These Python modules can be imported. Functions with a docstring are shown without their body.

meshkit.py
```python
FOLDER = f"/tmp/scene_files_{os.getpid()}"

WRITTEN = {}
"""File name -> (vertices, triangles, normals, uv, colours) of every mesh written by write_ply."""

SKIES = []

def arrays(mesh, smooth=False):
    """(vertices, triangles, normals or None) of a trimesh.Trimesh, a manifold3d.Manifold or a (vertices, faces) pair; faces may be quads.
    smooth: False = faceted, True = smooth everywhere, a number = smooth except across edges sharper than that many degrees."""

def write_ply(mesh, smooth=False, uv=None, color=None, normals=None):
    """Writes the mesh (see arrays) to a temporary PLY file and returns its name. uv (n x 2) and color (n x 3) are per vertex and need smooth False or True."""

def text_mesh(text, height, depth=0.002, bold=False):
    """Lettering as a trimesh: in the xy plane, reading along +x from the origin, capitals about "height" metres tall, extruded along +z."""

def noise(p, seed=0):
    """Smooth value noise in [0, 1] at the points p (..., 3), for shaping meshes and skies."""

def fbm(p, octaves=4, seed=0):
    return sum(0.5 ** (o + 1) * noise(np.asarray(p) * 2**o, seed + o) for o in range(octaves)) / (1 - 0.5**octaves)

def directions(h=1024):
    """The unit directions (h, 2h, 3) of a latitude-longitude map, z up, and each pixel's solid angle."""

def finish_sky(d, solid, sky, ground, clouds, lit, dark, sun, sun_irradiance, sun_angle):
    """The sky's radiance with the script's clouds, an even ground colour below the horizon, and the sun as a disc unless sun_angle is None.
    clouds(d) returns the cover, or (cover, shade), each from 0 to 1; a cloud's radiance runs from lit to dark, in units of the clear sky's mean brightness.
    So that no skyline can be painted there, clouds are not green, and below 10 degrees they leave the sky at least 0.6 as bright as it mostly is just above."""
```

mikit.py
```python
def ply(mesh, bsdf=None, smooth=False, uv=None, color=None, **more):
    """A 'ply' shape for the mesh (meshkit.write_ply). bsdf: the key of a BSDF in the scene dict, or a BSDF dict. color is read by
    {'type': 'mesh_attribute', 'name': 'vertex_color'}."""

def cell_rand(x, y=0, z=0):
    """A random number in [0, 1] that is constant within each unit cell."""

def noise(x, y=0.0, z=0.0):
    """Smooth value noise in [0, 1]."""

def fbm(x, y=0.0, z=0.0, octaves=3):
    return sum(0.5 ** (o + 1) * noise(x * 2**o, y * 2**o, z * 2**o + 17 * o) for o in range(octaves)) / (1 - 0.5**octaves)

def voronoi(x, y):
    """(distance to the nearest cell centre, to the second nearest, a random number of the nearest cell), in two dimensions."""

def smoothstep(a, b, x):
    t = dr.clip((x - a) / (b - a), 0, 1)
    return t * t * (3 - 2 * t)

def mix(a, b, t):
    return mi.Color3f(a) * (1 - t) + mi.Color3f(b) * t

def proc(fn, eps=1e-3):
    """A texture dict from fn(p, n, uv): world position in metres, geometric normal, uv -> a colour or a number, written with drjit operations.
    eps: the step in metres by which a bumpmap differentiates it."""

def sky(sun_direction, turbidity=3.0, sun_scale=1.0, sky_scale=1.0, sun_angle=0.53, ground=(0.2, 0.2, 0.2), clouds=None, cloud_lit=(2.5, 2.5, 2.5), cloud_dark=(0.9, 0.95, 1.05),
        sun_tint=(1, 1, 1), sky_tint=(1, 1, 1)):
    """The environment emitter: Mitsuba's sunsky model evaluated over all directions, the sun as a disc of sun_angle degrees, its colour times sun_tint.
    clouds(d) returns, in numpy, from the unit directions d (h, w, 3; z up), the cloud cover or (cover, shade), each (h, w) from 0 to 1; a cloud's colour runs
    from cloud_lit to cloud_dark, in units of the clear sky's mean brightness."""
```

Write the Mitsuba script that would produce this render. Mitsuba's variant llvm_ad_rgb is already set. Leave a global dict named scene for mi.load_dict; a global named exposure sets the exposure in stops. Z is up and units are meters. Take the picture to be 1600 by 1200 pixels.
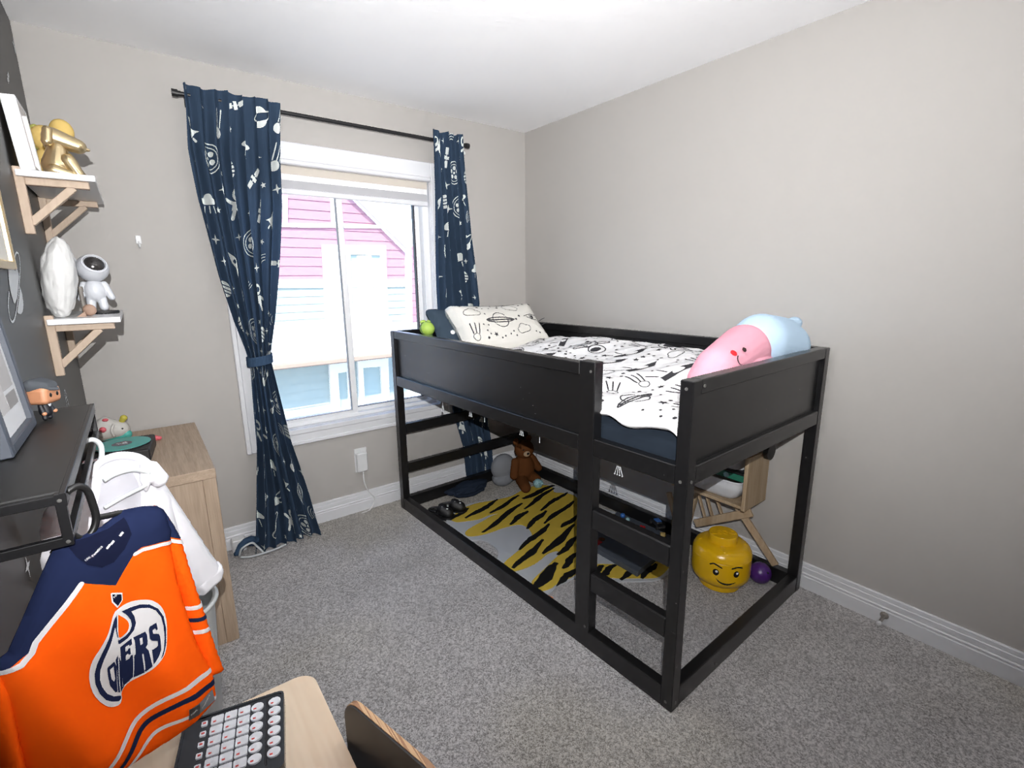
import math, random
import numpy as np, trimesh, shapely, manifold3d as m3
import shapely.affinity as aff
from shapely.geometry import Polygon, LineString, Point, MultiPolygon, box as sbox
from shapely.ops import unary_union
from scipy.spatial import Delaunay
import mitsuba as mi, drjit as dr
import mikit, meshkit
from mikit import proc, noise, fbm, voronoi, smoothstep, mix

T = mi.ScalarTransform4f
scene, labels = {}, {}
rng = random.Random(7)
W, H = 2.679, 2.543          # width and height of the room; window wall at y=0, right wall at x=0, floor at z=0

# ---------------------------------------------------------------- camera, light, exposure
exposure = 0.0
LAMP = 20.0                   # radiance of the ceiling lamp built below
scene['camera'] = {'type': 'perspective', 'fov': 93.016, 'near_clip': 0.02, 'far_clip': 500.0,
                   'to_world': T().look_at(origin=[-2.4288, -3.0023, 1.4973], target=[-1.8366, -2.2246, 1.2867], up=[0.1361, 0.1611, 0.9775])}
scene['sky'] = mikit.sky((-0.35, -0.75, 0.75), turbidity=3.5, sun_scale=5.0, sky_scale=18.0, ground=(0.4, 0.4, 0.38))
# the photographer's flash, just above the camera, its wide beam tipped towards the ceiling
scene['flash'] = {'type': 'spot', 'intensity': {'type': 'rgb', 'value': [35.0, 34.9, 34.8]}, 'cutoff_angle': 72.0, 'beam_width': 12.0,
                  'to_world': T().look_at(origin=[-2.435, -3.06, 1.68], target=[-1.837, -2.144, 1.996], up=[0, 0, 1])}

# ---------------------------------------------------------------- helpers: naming
used = {}
def numbered(name):
    n = used.get(name, 0); used[name] = n + 1
    return name if n == 0 else f'{name}_{n:03d}'
def thing(name, label, cat, group=None):
    k = numbered(name); labels[k] = {'label': label, 'category': cat}
    if group: labels[k]['group'] = group
    return k
def put(key, mesh, mat, smooth=False, **more):
    scene[key] = mikit.ply(mesh, mat, smooth=smooth, **more); return key
def part(parent, name, mesh, mat, smooth=False, label=None, kind=None):
    k = numbered(parent + '__' + name); put(k, mesh, mat, smooth)
    if label or kind: labels[k] = {}
    if label: labels[k]['label'] = label
    if kind: labels[k]['kind'] = kind
    return k
def single(name, mesh, mat, label, cat, smooth=False, group=None):
    k = thing(name, label, cat, group); put(k, mesh, mat, smooth); return k
def struct(name, mesh=None, mat=None, label=None, cat=None, smooth=False):
    used[name] = 1; labels[name] = {'kind': 'structure'}
    if label: labels[name]['label'] = label
    if cat: labels[name]['category'] = cat
    if mesh is not None: put(name, mesh, mat, smooth)
    return name

# ---------------------------------------------------------------- helpers: meshes
def cat(*ms): return trimesh.util.concatenate([mm for mm in ms if mm is not None])
def man(mm): return m3.Manifold(m3.Mesh(np.asarray(mm.vertices, np.float32), np.asarray(mm.faces, np.uint32)))
def tri(m):
    k = m.to_mesh(); return trimesh.Trimesh(np.array(k.vert_properties)[:, :3], np.array(k.tri_verts), process=False)
def bxm(p0, p1, bev=0.002):
    p0, p1 = np.minimum(p0, p1).astype(float), np.maximum(p0, p1).astype(float); b = min(bev, 0.45 * (p1 - p0).min())
    pts = []
    for sx in (0, 1):
        for sy in (0, 1):
            for sz in (0, 1):
                c = np.array([p1[0] if sx else p0[0], p1[1] if sy else p0[1], p1[2] if sz else p0[2]])
                d = np.array([-1 if sx else 1, -1 if sy else 1, -1 if sz else 1]) * b
                for m in ((1, 1, 0), (1, 0, 1), (0, 1, 1)): pts.append(c + d * np.array(m))
    return m3.Manifold.hull_points(np.array(pts))
def bx(p0, p1, bev=0.002): return tri(bxm(p0, p1, bev))
def frame_of(d, up=(0, 0, 1)):
    d = np.asarray(d, float); d = d / np.linalg.norm(d); up = np.asarray(up, float)
    if abs(d @ up) > 0.98 * np.linalg.norm(up): up = np.array([1.0, 0, 0])
    s = np.cross(up, d); s /= np.linalg.norm(s); return d, s, np.cross(d, s)
def beam(p, q, w, h, up=(0, 0, 1), bev=0.0015):
    p, q = np.asarray(p, float), np.asarray(q, float); L = np.linalg.norm(q - p); d, s, u = frame_of(q - p, up)
    m = bx((0, -w / 2, -h / 2), (L, w / 2, h / 2), bev); M = np.eye(4); M[:3, 0], M[:3, 1], M[:3, 2], M[:3, 3] = d, s, u, p
    m.apply_transform(M); return m
def tube(path, rad, sides=10, cap=True):
    p = np.asarray(path, float); n = len(p); rad = np.broadcast_to(rad, (n,))
    t = np.gradient(p, axis=0); t /= np.linalg.norm(t, axis=1, keepdims=True) + 1e-12
    a = np.cross(t[0], [0, 0, 1.0] if abs(t[0][2]) < 0.9 else [1.0, 0, 0]); a /= np.linalg.norm(a); ang = np.arange(sides) * 2 * np.pi / sides; v = []
    for i in range(n):
        a = a - t[i] * (a @ t[i]); a /= np.linalg.norm(a); b = np.cross(t[i], a)
        v.append(p[i] + rad[i] * (np.cos(ang)[:, None] * a + np.sin(ang)[:, None] * b))
    v = np.vstack(v); f = []
    for i in range(n - 1):
        for j in range(sides):
            k = (j + 1) % sides; f += [[i * sides + j, i * sides + k, (i + 1) * sides + k], [i * sides + j, (i + 1) * sides + k, (i + 1) * sides + j]]
    if cap:
        v = np.vstack([v, p[0], p[-1]])
        for j in range(sides): f += [[n * sides, (j + 1) % sides, j], [n * sides + 1, (n - 1) * sides + j, (n - 1) * sides + (j + 1) % sides]]
    return trimesh.Trimesh(v, f, process=False)
def spline(pts, n=40):
    p = np.asarray(pts, float); q = np.vstack([2 * p[0] - p[1], p, 2 * p[-1] - p[-2]]); out = []; per = max(2, n // (len(p) - 1))
    for i in range(len(p) - 1):
        a, b, c, d = q[i:i + 4]
        for k in range(per):
            s = k / per; out.append(0.5 * (2 * b + (c - a) * s + (2 * a - 5 * b + 4 * c - d) * s**2 + (3 * b - a - 3 * c + d) * s**3))
    out.append(p[-1]); return np.array(out)
def lathe(profile, n=32, at=(0, 0, 0)):
    m = trimesh.creation.revolve(np.asarray(profile, float), sections=n); m.apply_translation(at); return m
def rotm(rx=0, ry=0, rz=0, at=(0, 0, 0)):
    M = trimesh.transformations.euler_matrix(math.radians(rx), math.radians(ry), math.radians(rz)); M[:3, 3] = at; return M
def ell(c, r, rot=(0, 0, 0), seg=32):
    return m3.Manifold.sphere(1.0, seg).scale(list(np.broadcast_to(r, 3).astype(float))).rotate(list(map(float, rot))).translate(list(map(float, c)))
def hullsph(*pr, seg=18): return m3.Manifold.batch_hull([ell(p, r, seg=seg) for p, r in pr])
def union(*ms): return m3.Manifold.batch_boolean(list(ms), m3.OpType.Add)
def soft(m, edge, it=10):
    t = tri(m.refine_to_length(edge)); t = trimesh.Trimesh(t.vertices, t.faces, process=True); trimesh.smoothing.filter_taubin(t, iterations=it); return t
def moved(m, M): m = m.copy(); m.apply_transform(M); return m
def polys(g):
    if g.is_empty: return []
    return [p for p in getattr(g, 'geoms', [g]) if p.geom_type == 'Polygon' and p.area > 1e-9]
def extr(g, h, z0=0.0):
    ms = []
    for p in polys(g):
        m = trimesh.creation.extrude_polygon(p, h, engine='earcut'); m.apply_translation((0, 0, z0)); ms.append(m)
    return cat(*ms)
XZ = np.array([[1, 0, 0, 0], [0, 0, -1, 0], [0, 1, 0, 0], [0, 0, 0, 1.0]])    # (u, v, w) -> (u, -w, v): a drawing on a wall facing -y
def onxz(g, y, th):                                                     # plate of thickness th standing proud of plane y towards -y
    m = extr(g, th); m.apply_transform(XZ); m.apply_translation((0, y, 0)); return m
def tri2d(g, h):
    """Even triangulation of a polygon with holes: (points, faces)."""
    P, F, at = [], [], 0
    for p in polys(g):
        p = p.simplify(h * 0.04); pts = []
        for ring in [p.exterior, *p.interiors]:
            n = max(6, int(ring.length / h)); d = np.linspace(0, ring.length, n, endpoint=False)
            c = np.asarray(ring.coords)[:-1]; pts.append(c); s = np.array([ring.interpolate(x).coords[0] for x in d])
            pts.append(s[np.min(np.linalg.norm(s[:, None] - c[None], axis=2), axis=1) > h * 0.3])
        x0, y0, x1, y1 = p.bounds; gx, gy = np.meshgrid(np.arange(x0, x1, h), np.arange(y0, y1, h * 0.87)); gx = gx + (np.arange(gx.shape[0]) % 2)[:, None] * h / 2
        gr = np.stack([gx.ravel(), gy.ravel()], 1)
        if len(gr):
            pin = shapely.points(gr); ok = shapely.contains(p, pin) & (shapely.distance(p.boundary, pin) > h * 0.4); pts.append(gr[ok])
        pts = np.unique(np.round(np.vstack(pts), 7), axis=0)
        if len(pts) < 3: continue
        try: t = Delaunay(pts).simplices
        except Exception: continue
        q = pts[t]; cr = (q[:, 1, 0] - q[:, 0, 0]) * (q[:, 2, 1] - q[:, 0, 1]) - (q[:, 1, 1] - q[:, 0, 1]) * (q[:, 2, 0] - q[:, 0, 0])
        t = np.where((cr < 0)[:, None], t[:, ::-1], t); keep = (np.abs(cr) > 1e-12) & shapely.contains(p, shapely.points(pts[t].mean(1)))
        P.append(pts); F.append(t[keep] + at); at += len(pts)
    if not P: return np.zeros((0, 2)), np.zeros((0, 3), int)
    return np.vstack(P), np.vstack(F)
def decal(g, fn, h=0.01):
    """A polygon laid on a surface: fn(points n x 2) -> points n x 3, already a hair proud of it."""
    p, f = tri2d(g, h)
    return trimesh.Trimesh(fn(p), f, process=False) if len(f) else None
def inflate(g, T0, R, h, fn, fold=None, back=1.0, ref=None):
    """A stuffed or hanging cloth body from its outline: fn(u, v, n) -> 3D; T0 thickness, R how fast it swells from the edge. Returns (mesh, front surface)."""
    bd = (ref or g).boundary
    def t(p):
        d = np.minimum(shapely.distance(bd, shapely.points(p)) / R, 1.0); return T0 * np.sqrt(np.maximum(0, 1 - (1 - d)**2))
    def off(p): return t(p) + (fold(p) * np.minimum(1, shapely.distance(bd, shapely.points(p)) / R) if fold else 0)
    p, f = tri2d(g, h); n = len(p); e = shapely.distance(bd, shapely.points(p)) < 1e-6
    k = off(p); b = (-t(p) * back + (fold(p) * np.minimum(1, shapely.distance(bd, shapely.points(p)) / R) if fold else 0))
    vf, vb = fn(p[:, 0], p[:, 1], k), fn(p[:, 0], p[:, 1], b); idx = np.where(e, np.arange(n), np.arange(n) + n)
    mesh = trimesh.Trimesh(np.vstack([vf, vb]), np.vstack([f, idx[f][:, ::-1]]), process=False)
    return mesh, (lambda q, lift=0.0012: fn(q[:, 0], q[:, 1], off(q) + lift))
def gridmesh(fn, nu, nv):
    u, v = np.meshgrid(np.linspace(0, 1, nu), np.linspace(0, 1, nv)); P = fn(u.ravel(), v.ravel())
    i, j = np.meshgrid(np.arange(nv - 1), np.arange(nu - 1), indexing='ij'); a = (i * nu + j).ravel()
    return trimesh.Trimesh(P, np.vstack([np.stack([a, a + 1, a + nu + 1], 1), np.stack([a, a + nu + 1, a + nu], 1)]), process=False)
def blob2(pts, n=80):
    p = np.asarray(pts, float); return Polygon(spline(np.vstack([p, p[:1]]), n)).buffer(0)
def text2d(s, h, bold=True):                                            # lettering as flat polygons from the helper's font
    m = meshkit.text_mesh(s, h, 0.001, bold); top = m.vertices[:, 2] > 0.0005; f = m.faces[top[m.faces].all(1)]
    return unary_union([Polygon(m.vertices[q][:, :2]) for q in f]).buffer(h * 0.004)

# ---------------------------------------------------------------- materials
def two(b): return {'type': 'twosided', 'bsdf': b}
def rgb(c): return {'type': 'rgb', 'value': list(map(float, c))}
def matte(name, c): scene[name] = two({'type': 'diffuse', 'reflectance': c if isinstance(c, dict) else rgb(c)}); return name
def satin(name, c, a=0.25, ior=1.5): scene[name] = two({'type': 'roughplastic', 'diffuse_reflectance': c if isinstance(c, dict) else rgb(c), 'alpha': a, 'int_ior': ior}); return name
def bumped(name, c, fn, scale, a=None, eps=1e-3):
    inner = {'type': 'diffuse', 'reflectance': c if isinstance(c, dict) else rgb(c)} if a is None else {'type': 'roughplastic', 'diffuse_reflectance': c if isinstance(c, dict) else rgb(c), 'alpha': a}
    scene[name] = two({'type': 'bumpmap', 'bsdf': inner, 'tex': proc(fn, eps), 'scale': scale}); return name

bumped('wall_paint', (0.545, 0.52, 0.495), lambda p, n, uv: noise(p.x * 160, p.y * 160, p.z * 160), 0.0007, 0.45)
bumped('ceiling_paint', (0.90, 0.90, 0.91), lambda p, n, uv: fbm(p.x * 90, p.y * 90, p.z * 90), 0.0012)
bumped('charcoal_paint', (0.062, 0.063, 0.062), lambda p, n, uv: noise(p.x * 160, p.y * 160, p.z * 160), 0.0005, 0.35)
satin('trim_white', (0.74, 0.75, 0.78), 0.2)
def carpet_c(p, n, uv):
    a = noise(p.x * 420, p.y * 420); b = fbm(p.x * 160, p.y * 160); c = fbm(p.x * 5 + 3, p.y * 5, 0.0); w = smoothstep(0.35, 0.65, fbm(p.x * 1.3, p.y * 1.3 + 9))
    t = 0.45 * a + 0.55 * b
    return mix(mix((0.19, 0.18, 0.178), (0.20, 0.185, 0.165), w), mix((0.60, 0.58, 0.575), (0.57, 0.545, 0.505), w), smoothstep(0.2, 0.8, t)) * (0.88 + 0.26 * c)
bumped('carpet', proc(carpet_c), lambda p, n, uv: 0.6 * noise(p.x * 300, p.y * 300) + 0.4 * fbm(p.x * 90, p.y * 90), 0.006)
def worn_black(p, n, uv):
    s = smoothstep(0.80, 0.84, fbm(p.x * 60, p.y * 60, p.z * 60)) * smoothstep(0.6, 0.8, noise(p.x * 7, p.y * 7, p.z * 7))
    return mix((0.0085, 0.0085, 0.0092), (0.12, 0.115, 0.11), s)
satin('black_paint', proc(worn_black), 0.13, 1.5)
satin('black_metal', (0.012, 0.012, 0.013), 0.2)
satin('white_plastic', (0.72, 0.73, 0.74), 0.15)
satin('vinyl_white', (0.80, 0.81, 0.83), 0.15)
satin('dark_rubber', (0.03, 0.028, 0.027), 0.4)
scene['window_glass'] = {'type': 'thindielectric', 'int_ior': 1.5}
def wood(base, dark, ax, sc=1.0):
    def fn(p, n, uv):
        q = [p.x, p.y, p.z]; q[ax] = q[ax] * 0.06
        g = fbm(q[0] * 70 * sc, q[1] * 70 * sc, q[2] * 70 * sc); s = noise(q[0] * 320 * sc, q[1] * 320 * sc, q[2] * 320 * sc)
        return mix(dark, base, smoothstep(0.15, 0.8, 0.7 * g + 0.3 * s))
    return fn
satin('oak_vertical', proc(wood((0.54, 0.41, 0.30), (0.42, 0.305, 0.215), 2)), 0.35)
satin('oak_along', proc(wood((0.54, 0.41, 0.30), (0.42, 0.305, 0.215), 1)), 0.35)
satin('aspen', proc(wood((0.60, 0.47, 0.36), (0.52, 0.39, 0.285), 2, 0.6)), 0.4)
satin('pine', proc(wood((0.55, 0.42, 0.28), (0.42, 0.29, 0.17), 2, 0.5)), 0.4)
satin('birch_top', proc(wood((0.78, 0.63, 0.47), (0.72, 0.56, 0.40), 1, 0.4)), 0.3)
satin('plywood_edge', proc(lambda p, n, uv: mix((0.62, 0.40, 0.22), (0.38, 0.2, 0.1), smoothstep(0.4, 0.6, noise(p.x * 500, 0.0, 0.0)))), 0.35)

# ---------------------------------------------------------------- the room
struct('floor', bx((-W - 0.1, -3.5, -0.1), (0.1, 0.14, 0.0), 0.001), 'carpet')
struct('ceiling', bx((-W - 0.1, -3.5, H), (0.1, 0.14, H + 0.12), 0.001), 'ceiling_paint')
OX0, OX1, OZ0, OZ1 = -1.955, -0.80, 0.637, 2.145                          # the window's opening
wb = bxm((-W - 0.1, 0, -0.05), (0.1, 0.14, H + 0.05), 0.001) - m3.Manifold.cube([OX1 - OX0, 0.5, OZ1 - OZ0]).translate([OX0, -0.1, OZ0])
struct('wall_back', tri(wb), 'wall_paint')
struct('wall_right', bx((0, -3.5, -0.05), (0.1, 0.14, H + 0.05), 0.001), 'wall_paint')
struct('wall_left', bx((-W - 0.1, -3.5, -0.05), (-W, 0.14, H + 0.05), 0.001), 'charcoal_paint')
struct('wall_front', bx((-W - 0.1, -3.5, -0.05), (0.1, -3.35, H + 0.05), 0.001), 'wall_paint')
BB = [(0, 0), (0.016, 0), (0.016, 0.062), (0.0135, 0.066), (0.0135, 0.071), (0.016, 0.075), (0.0145, 0.079), (0.0115, 0.082), (0.0115, 0.106), (0.009, 0.109), (0.0085, 0.127), (0.006, 0.131), (0, 0.131)]
def baseboard(name, p, q):
    d = np.array(q, float) - p; L = np.hypot(*d); u = d / L; m = trimesh.creation.extrude_polygon(Polygon(BB), L, engine='earcut')
    M = np.eye(4); M[:3, 2] = [*u, 0]; M[:3, 0] = [u[1], -u[0], 0]; M[:3, 1] = [0, 0, 1]; M[:3, 3] = [*p, 0]
    m.apply_transform(M)
    if np.linalg.det(M[:3, :3]) < 0: m.invert()
    struct(name, m, 'trim_white')
baseboard('baseboard_back', (-W, 0), (0, 0))
baseboard('baseboard_right', (0, 0), (0, -3.35))
baseboard('baseboard_left', (-W, -3.35), (-W, 0))

# ---------------------------------------------------------------- the room's ceiling lamp, just above the frame
lamp = thing('ceiling_lamp', 'frosted globe ceiling lamp on a short white stem in the middle of the ceiling', 'lamp'); LX, LY, LZ = -1.34, -2.10, H - 0.185
part(lamp, 'base', lathe([(0, 0), (0.065, 0), (0.068, -0.006), (0.062, -0.020), (0.012, -0.026), (0.011, -0.085), (0.045, -0.088), (0.045, -0.098), (0, -0.098)], 40, (LX, LY, H - 0.0005)), 'trim_white', 35)
k = numbered(lamp + '__globe'); put(k, tri(ell((LX, LY, LZ), (0.105, 0.105, 0.10), seg=48)), {'type': 'diffuse', 'reflectance': rgb((0.8, 0.8, 0.8))}, True, emitter={'type': 'area', 'radiance': rgb((LAMP, LAMP * 0.985, LAMP * 0.96))})

# ---------------------------------------------------------------- the window
win = struct('window_1', label='white sliding window with two panes between the navy curtains')
def casing(p0, p1, horiz):                                              # flat board with a raised outer bead
    m = bx(p0, p1, 0.004); return m
part(win, 'casing', cat(bx((-2.045, -0.02, 0.54), (OX0, 0, 2.237), 0.004), bx((-2.045, -0.027, 0.54), (-2.02, 0, 2.237), 0.004)), 'trim_white')
part(win, 'casing', cat(bx((OX1, -0.02, 0.54), (-0.71, 0, 2.237), 0.004), bx((-0.735, -0.027, 0.54), (-0.71, 0, 2.237), 0.004)), 'trim_white')
part(win, 'casing', cat(bx((OX0, -0.02, 2.145), (OX1, 0, 2.237), 0.004)), 'trim_white')
part(win, 'casing', cat(bx((OX0, -0.02, 0.54), (OX1, 0, OZ0), 0.004), bx((OX0, -0.027, 0.54), (OX1, 0, 0.563), 0.004), bx((OX0, -0.027, 0.605), (OX1, 0, 0.637), 0.004)), 'trim_white')
for p0, p1 in (((OX0, 0, OZ0 - 0.012), (OX1, 0.14, OZ0 + 0.002)), ((OX0, 0, OZ1 - 0.004), (OX1, 0.14, OZ1 + 0.01)), ((OX0 - 0.01, 0, OZ0), (OX0 + 0.003, 0.14, OZ1)), ((OX1 - 0.003, 0, OZ0), (OX1 + 0.01, 0.14, OZ1))):
    part(win, 'jamb', bx(p0, p1, 0.001), 'trim_white')
for p0, p1 in (((OX0, 0.035, OZ0), (OX0 + 0.045, 0.12, OZ1)), ((-0.845, 0.035, OZ0), (OX1, 0.12, OZ1)), ((OX0, 0.035, OZ0), (OX1, 0.12, 0.662)), ((OX0, 0.035, 2.09), (OX1, 0.12, OZ1))):
    part(win, 'frame', bx(p0, p1, 0.004), 'vinyl_white')
matte('gasket_grey', (0.35, 0.34, 0.33))
def sash(x0, x1, z0, z1, y0, y1, w, gw, gmat):
    s = numbered(win + '__sash'); put(s, cat(bx((x0, y0, z0), (x0 + w, y1, z1), 0.003), bx((x1 - w, y0, z0), (x1, y1, z1), 0.003), bx((x0, y0, z0), (x1, y1, z0 + w), 0.003), bx((x0, y0, z1 - w), (x1, y1, z1), 0.003)), 'vinyl_white')
    put(s + '__glass_pane', gridmesh(lambda u, v: np.stack([x0 + w + u * (x1 - x0 - 2 * w), u * 0 + (y0 + y1) / 2, z0 + w + v * (z1 - z0 - 2 * w)], 1), 2, 2), 'window_glass')
    put(s + '__gasket', cat(bx((x1 - w - gw, y0 - 0.001, z0 + w), (x1 - w, y1, z1 - w), 0.0005), bx((x0 + w, y0 - 0.001, z0 + w - 0.002), (x1 - w, y1, z0 + w), 0.0003)), gmat)
sash(-1.93, -1.372, 0.648, 2.11, 0.04, 0.07, 0.036, 0.002, 'gasket_grey')
sash(-1.398, -0.85, 0.655, 2.11, 0.075, 0.105, 0.034, 0.007, 'dark_rubber')

# ---------------------------------------------------------------- the neighbour's house, seen through the glass
struct('yard', bx((-30, 0.9, -3.6), (30, 40, -3.4), 0.01), matte('concrete', (0.55, 0.54, 0.52)))
matte('siding_red', (0.42, 0.245, 0.325)); matte('siding_teal', (0.38, 0.455, 0.46)); matte('house_white', (0.80, 0.80, 0.79)); matte('roof_brown', (0.36, 0.30, 0.26)); matte('pale_blind', (0.70, 0.72, 0.72))
satin('house_glass', (0.35, 0.46, 0.48), 0.1)
house = thing('neighbour_house', 'pink and teal clapboard house with white trim across the yard outside the window', 'house')
YH = 6.0
gable = Polygon([(-1.276,4.905),(1.84,2.022),(1.808,1.513),(-1.712,1.448)]).buffer(0)
teal_up = Polygon([(-1.712,1.448),(1.915,1.475),(1.87,0.724),(-1.789,0.837)])
teal_low = Polygon([(-1.851,0.342),(1.83,0.057),(1.695,-2.214),(-2.112,-1.727)])
wallp = unary_union([gable, Polygon([(-1.703,1.515),(1.922,1.598),(1.626,-3.362),(-2.221,-2.599)]).buffer(0)]).buffer(0.02)
mw = extr(wallp, 0.25); mw.apply_transform(XZ); mw.apply_translation((0, YH + 0.26, 0)); part(house, 'wall', mw, 'house_white')
def siding(area, mat, step):
    x0, z0, x1, z1 = area.bounds
    k = z0
    while k < z1:
        for g in polys(area.intersection(sbox(x0 - 1, k, x1 + 1, k + step))):
            m = onxz(g, YH, 0.02); v = m.vertices; low = np.clip(1 - (v[:, 2] - k) / step, 0, 1)
            m.vertices[:, 1] = np.where(v[:, 1] < YH - 0.005, YH - 0.004 - 0.018 * low, v[:, 1]); part(house, 'siding_board', m, mat)
        k += step
siding(gable.buffer(0), 'siding_red', 0.155)
siding(teal_up, 'siding_teal', 0.13)
siding(teal_low, 'siding_teal', 0.15)
def hplate(name, px, th, mat, y=YH): part(house, name, onxz(Polygon(px), y, th), mat)
hplate('trim_board', [(-0.624,1.534),(1.918,1.524),(1.909,1.376),(-0.639,1.399)], 0.05, 'house_white')
hplate('trim_board', [(-0.529,2.432),(0.507,2.481),(1.978,2.528),(1.974,2.469),(-0.535,2.372)], 0.05, 'house_white')
hplate('trim_board', [(1.847,2.142),(1.969,2.146),(1.802,-1.393),(1.688,-1.372)], 0.06, 'house_white')
hplate('trim_board', [(0.494,2.957),(0.582,2.965),(0.572,2.463),(0.472,2.457)], 0.05, 'house_white')
hplate('trim_board', [(-0.289,2.878),(-0.21,2.874),(-0.247,2.418),(-0.327,2.413)], 0.05, 'house_white')
rk = [(-1.343,4.985),(1.845,2.106)]
d_ = np.array(rk[1]) - rk[0]; n_ = np.array([d_[1], -d_[0]]) / np.hypot(*d_); n_ = n_ if n_[1] > 0 else -n_
hplate('rake_board', [tuple(np.array(rk[0])), tuple(np.array(rk[1])), tuple(np.array(rk[1]) + n_ * 0.22), tuple(np.array(rk[0]) + n_ * 0.22)], 0.3, 'house_white')
def hwindow(outer, panes, extra=()):
    w_ = numbered(house + '__window'); o_ = Polygon(outer); ps = [Polygon(p) for p in panes]
    put(w_, onxz(o_.difference(unary_union(ps)), YH, 0.09), 'house_white')
    for p in ps: put(numbered(w_ + '__pane'), onxz(p, YH, 0.035), 'house_glass')
    for p in extra: put(numbered(w_ + '__blind'), onxz(Polygon(p), YH - 0.036, 0.01), 'pale_blind')
hwindow([(0.277,2.116),(1.43,2.141),(1.38,0.666),(0.217,0.717)], [[(0.748,1.963),(1.317,1.964),(1.263,0.857),(0.694,0.874)]], [[(0.876,1.955),(1.155,1.96),(1.111,0.865),(0.826,0.868)]])
hwindow([(0.205,0.065),(0.603,0.046),(0.56,-1.093),(0.164,-1.057)], [[(0.348,-0.155),(0.515,-0.151),(0.49,-0.89),(0.334,-0.876)]])
hwindow([(0.727,0.069),(1.336,0.03),(1.297,-1.137),(0.7,-1.055)], [[(0.824,-0.114),(1.167,-0.129),(1.154,-0.874),(0.805,-0.842)]])
pr0 = [(-1.937,0.171),(1.451,0.173)]; zr = 0.5 * (pr0[0][1] + pr0[1][1])
part(house, 'porch_roof', tri(m3.Manifold.hull_points(np.array([(x, y, z) for x in (pr0[0][0], pr0[1][0]) for y, z in ((5.2, zr + 0.10), (5.2, zr), (6.0, zr + 0.62), (6.0, zr))]))), 'house_white')
part(house, 'gutter', bx((pr0[0][0], 5.12, zr - 0.02), (pr0[1][0], 5.2, zr + 0.07), 0.02), 'roof_brown')
far = thing('far_house', 'narrow strip of red clapboard house behind the corner of the pink one', 'house')
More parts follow.
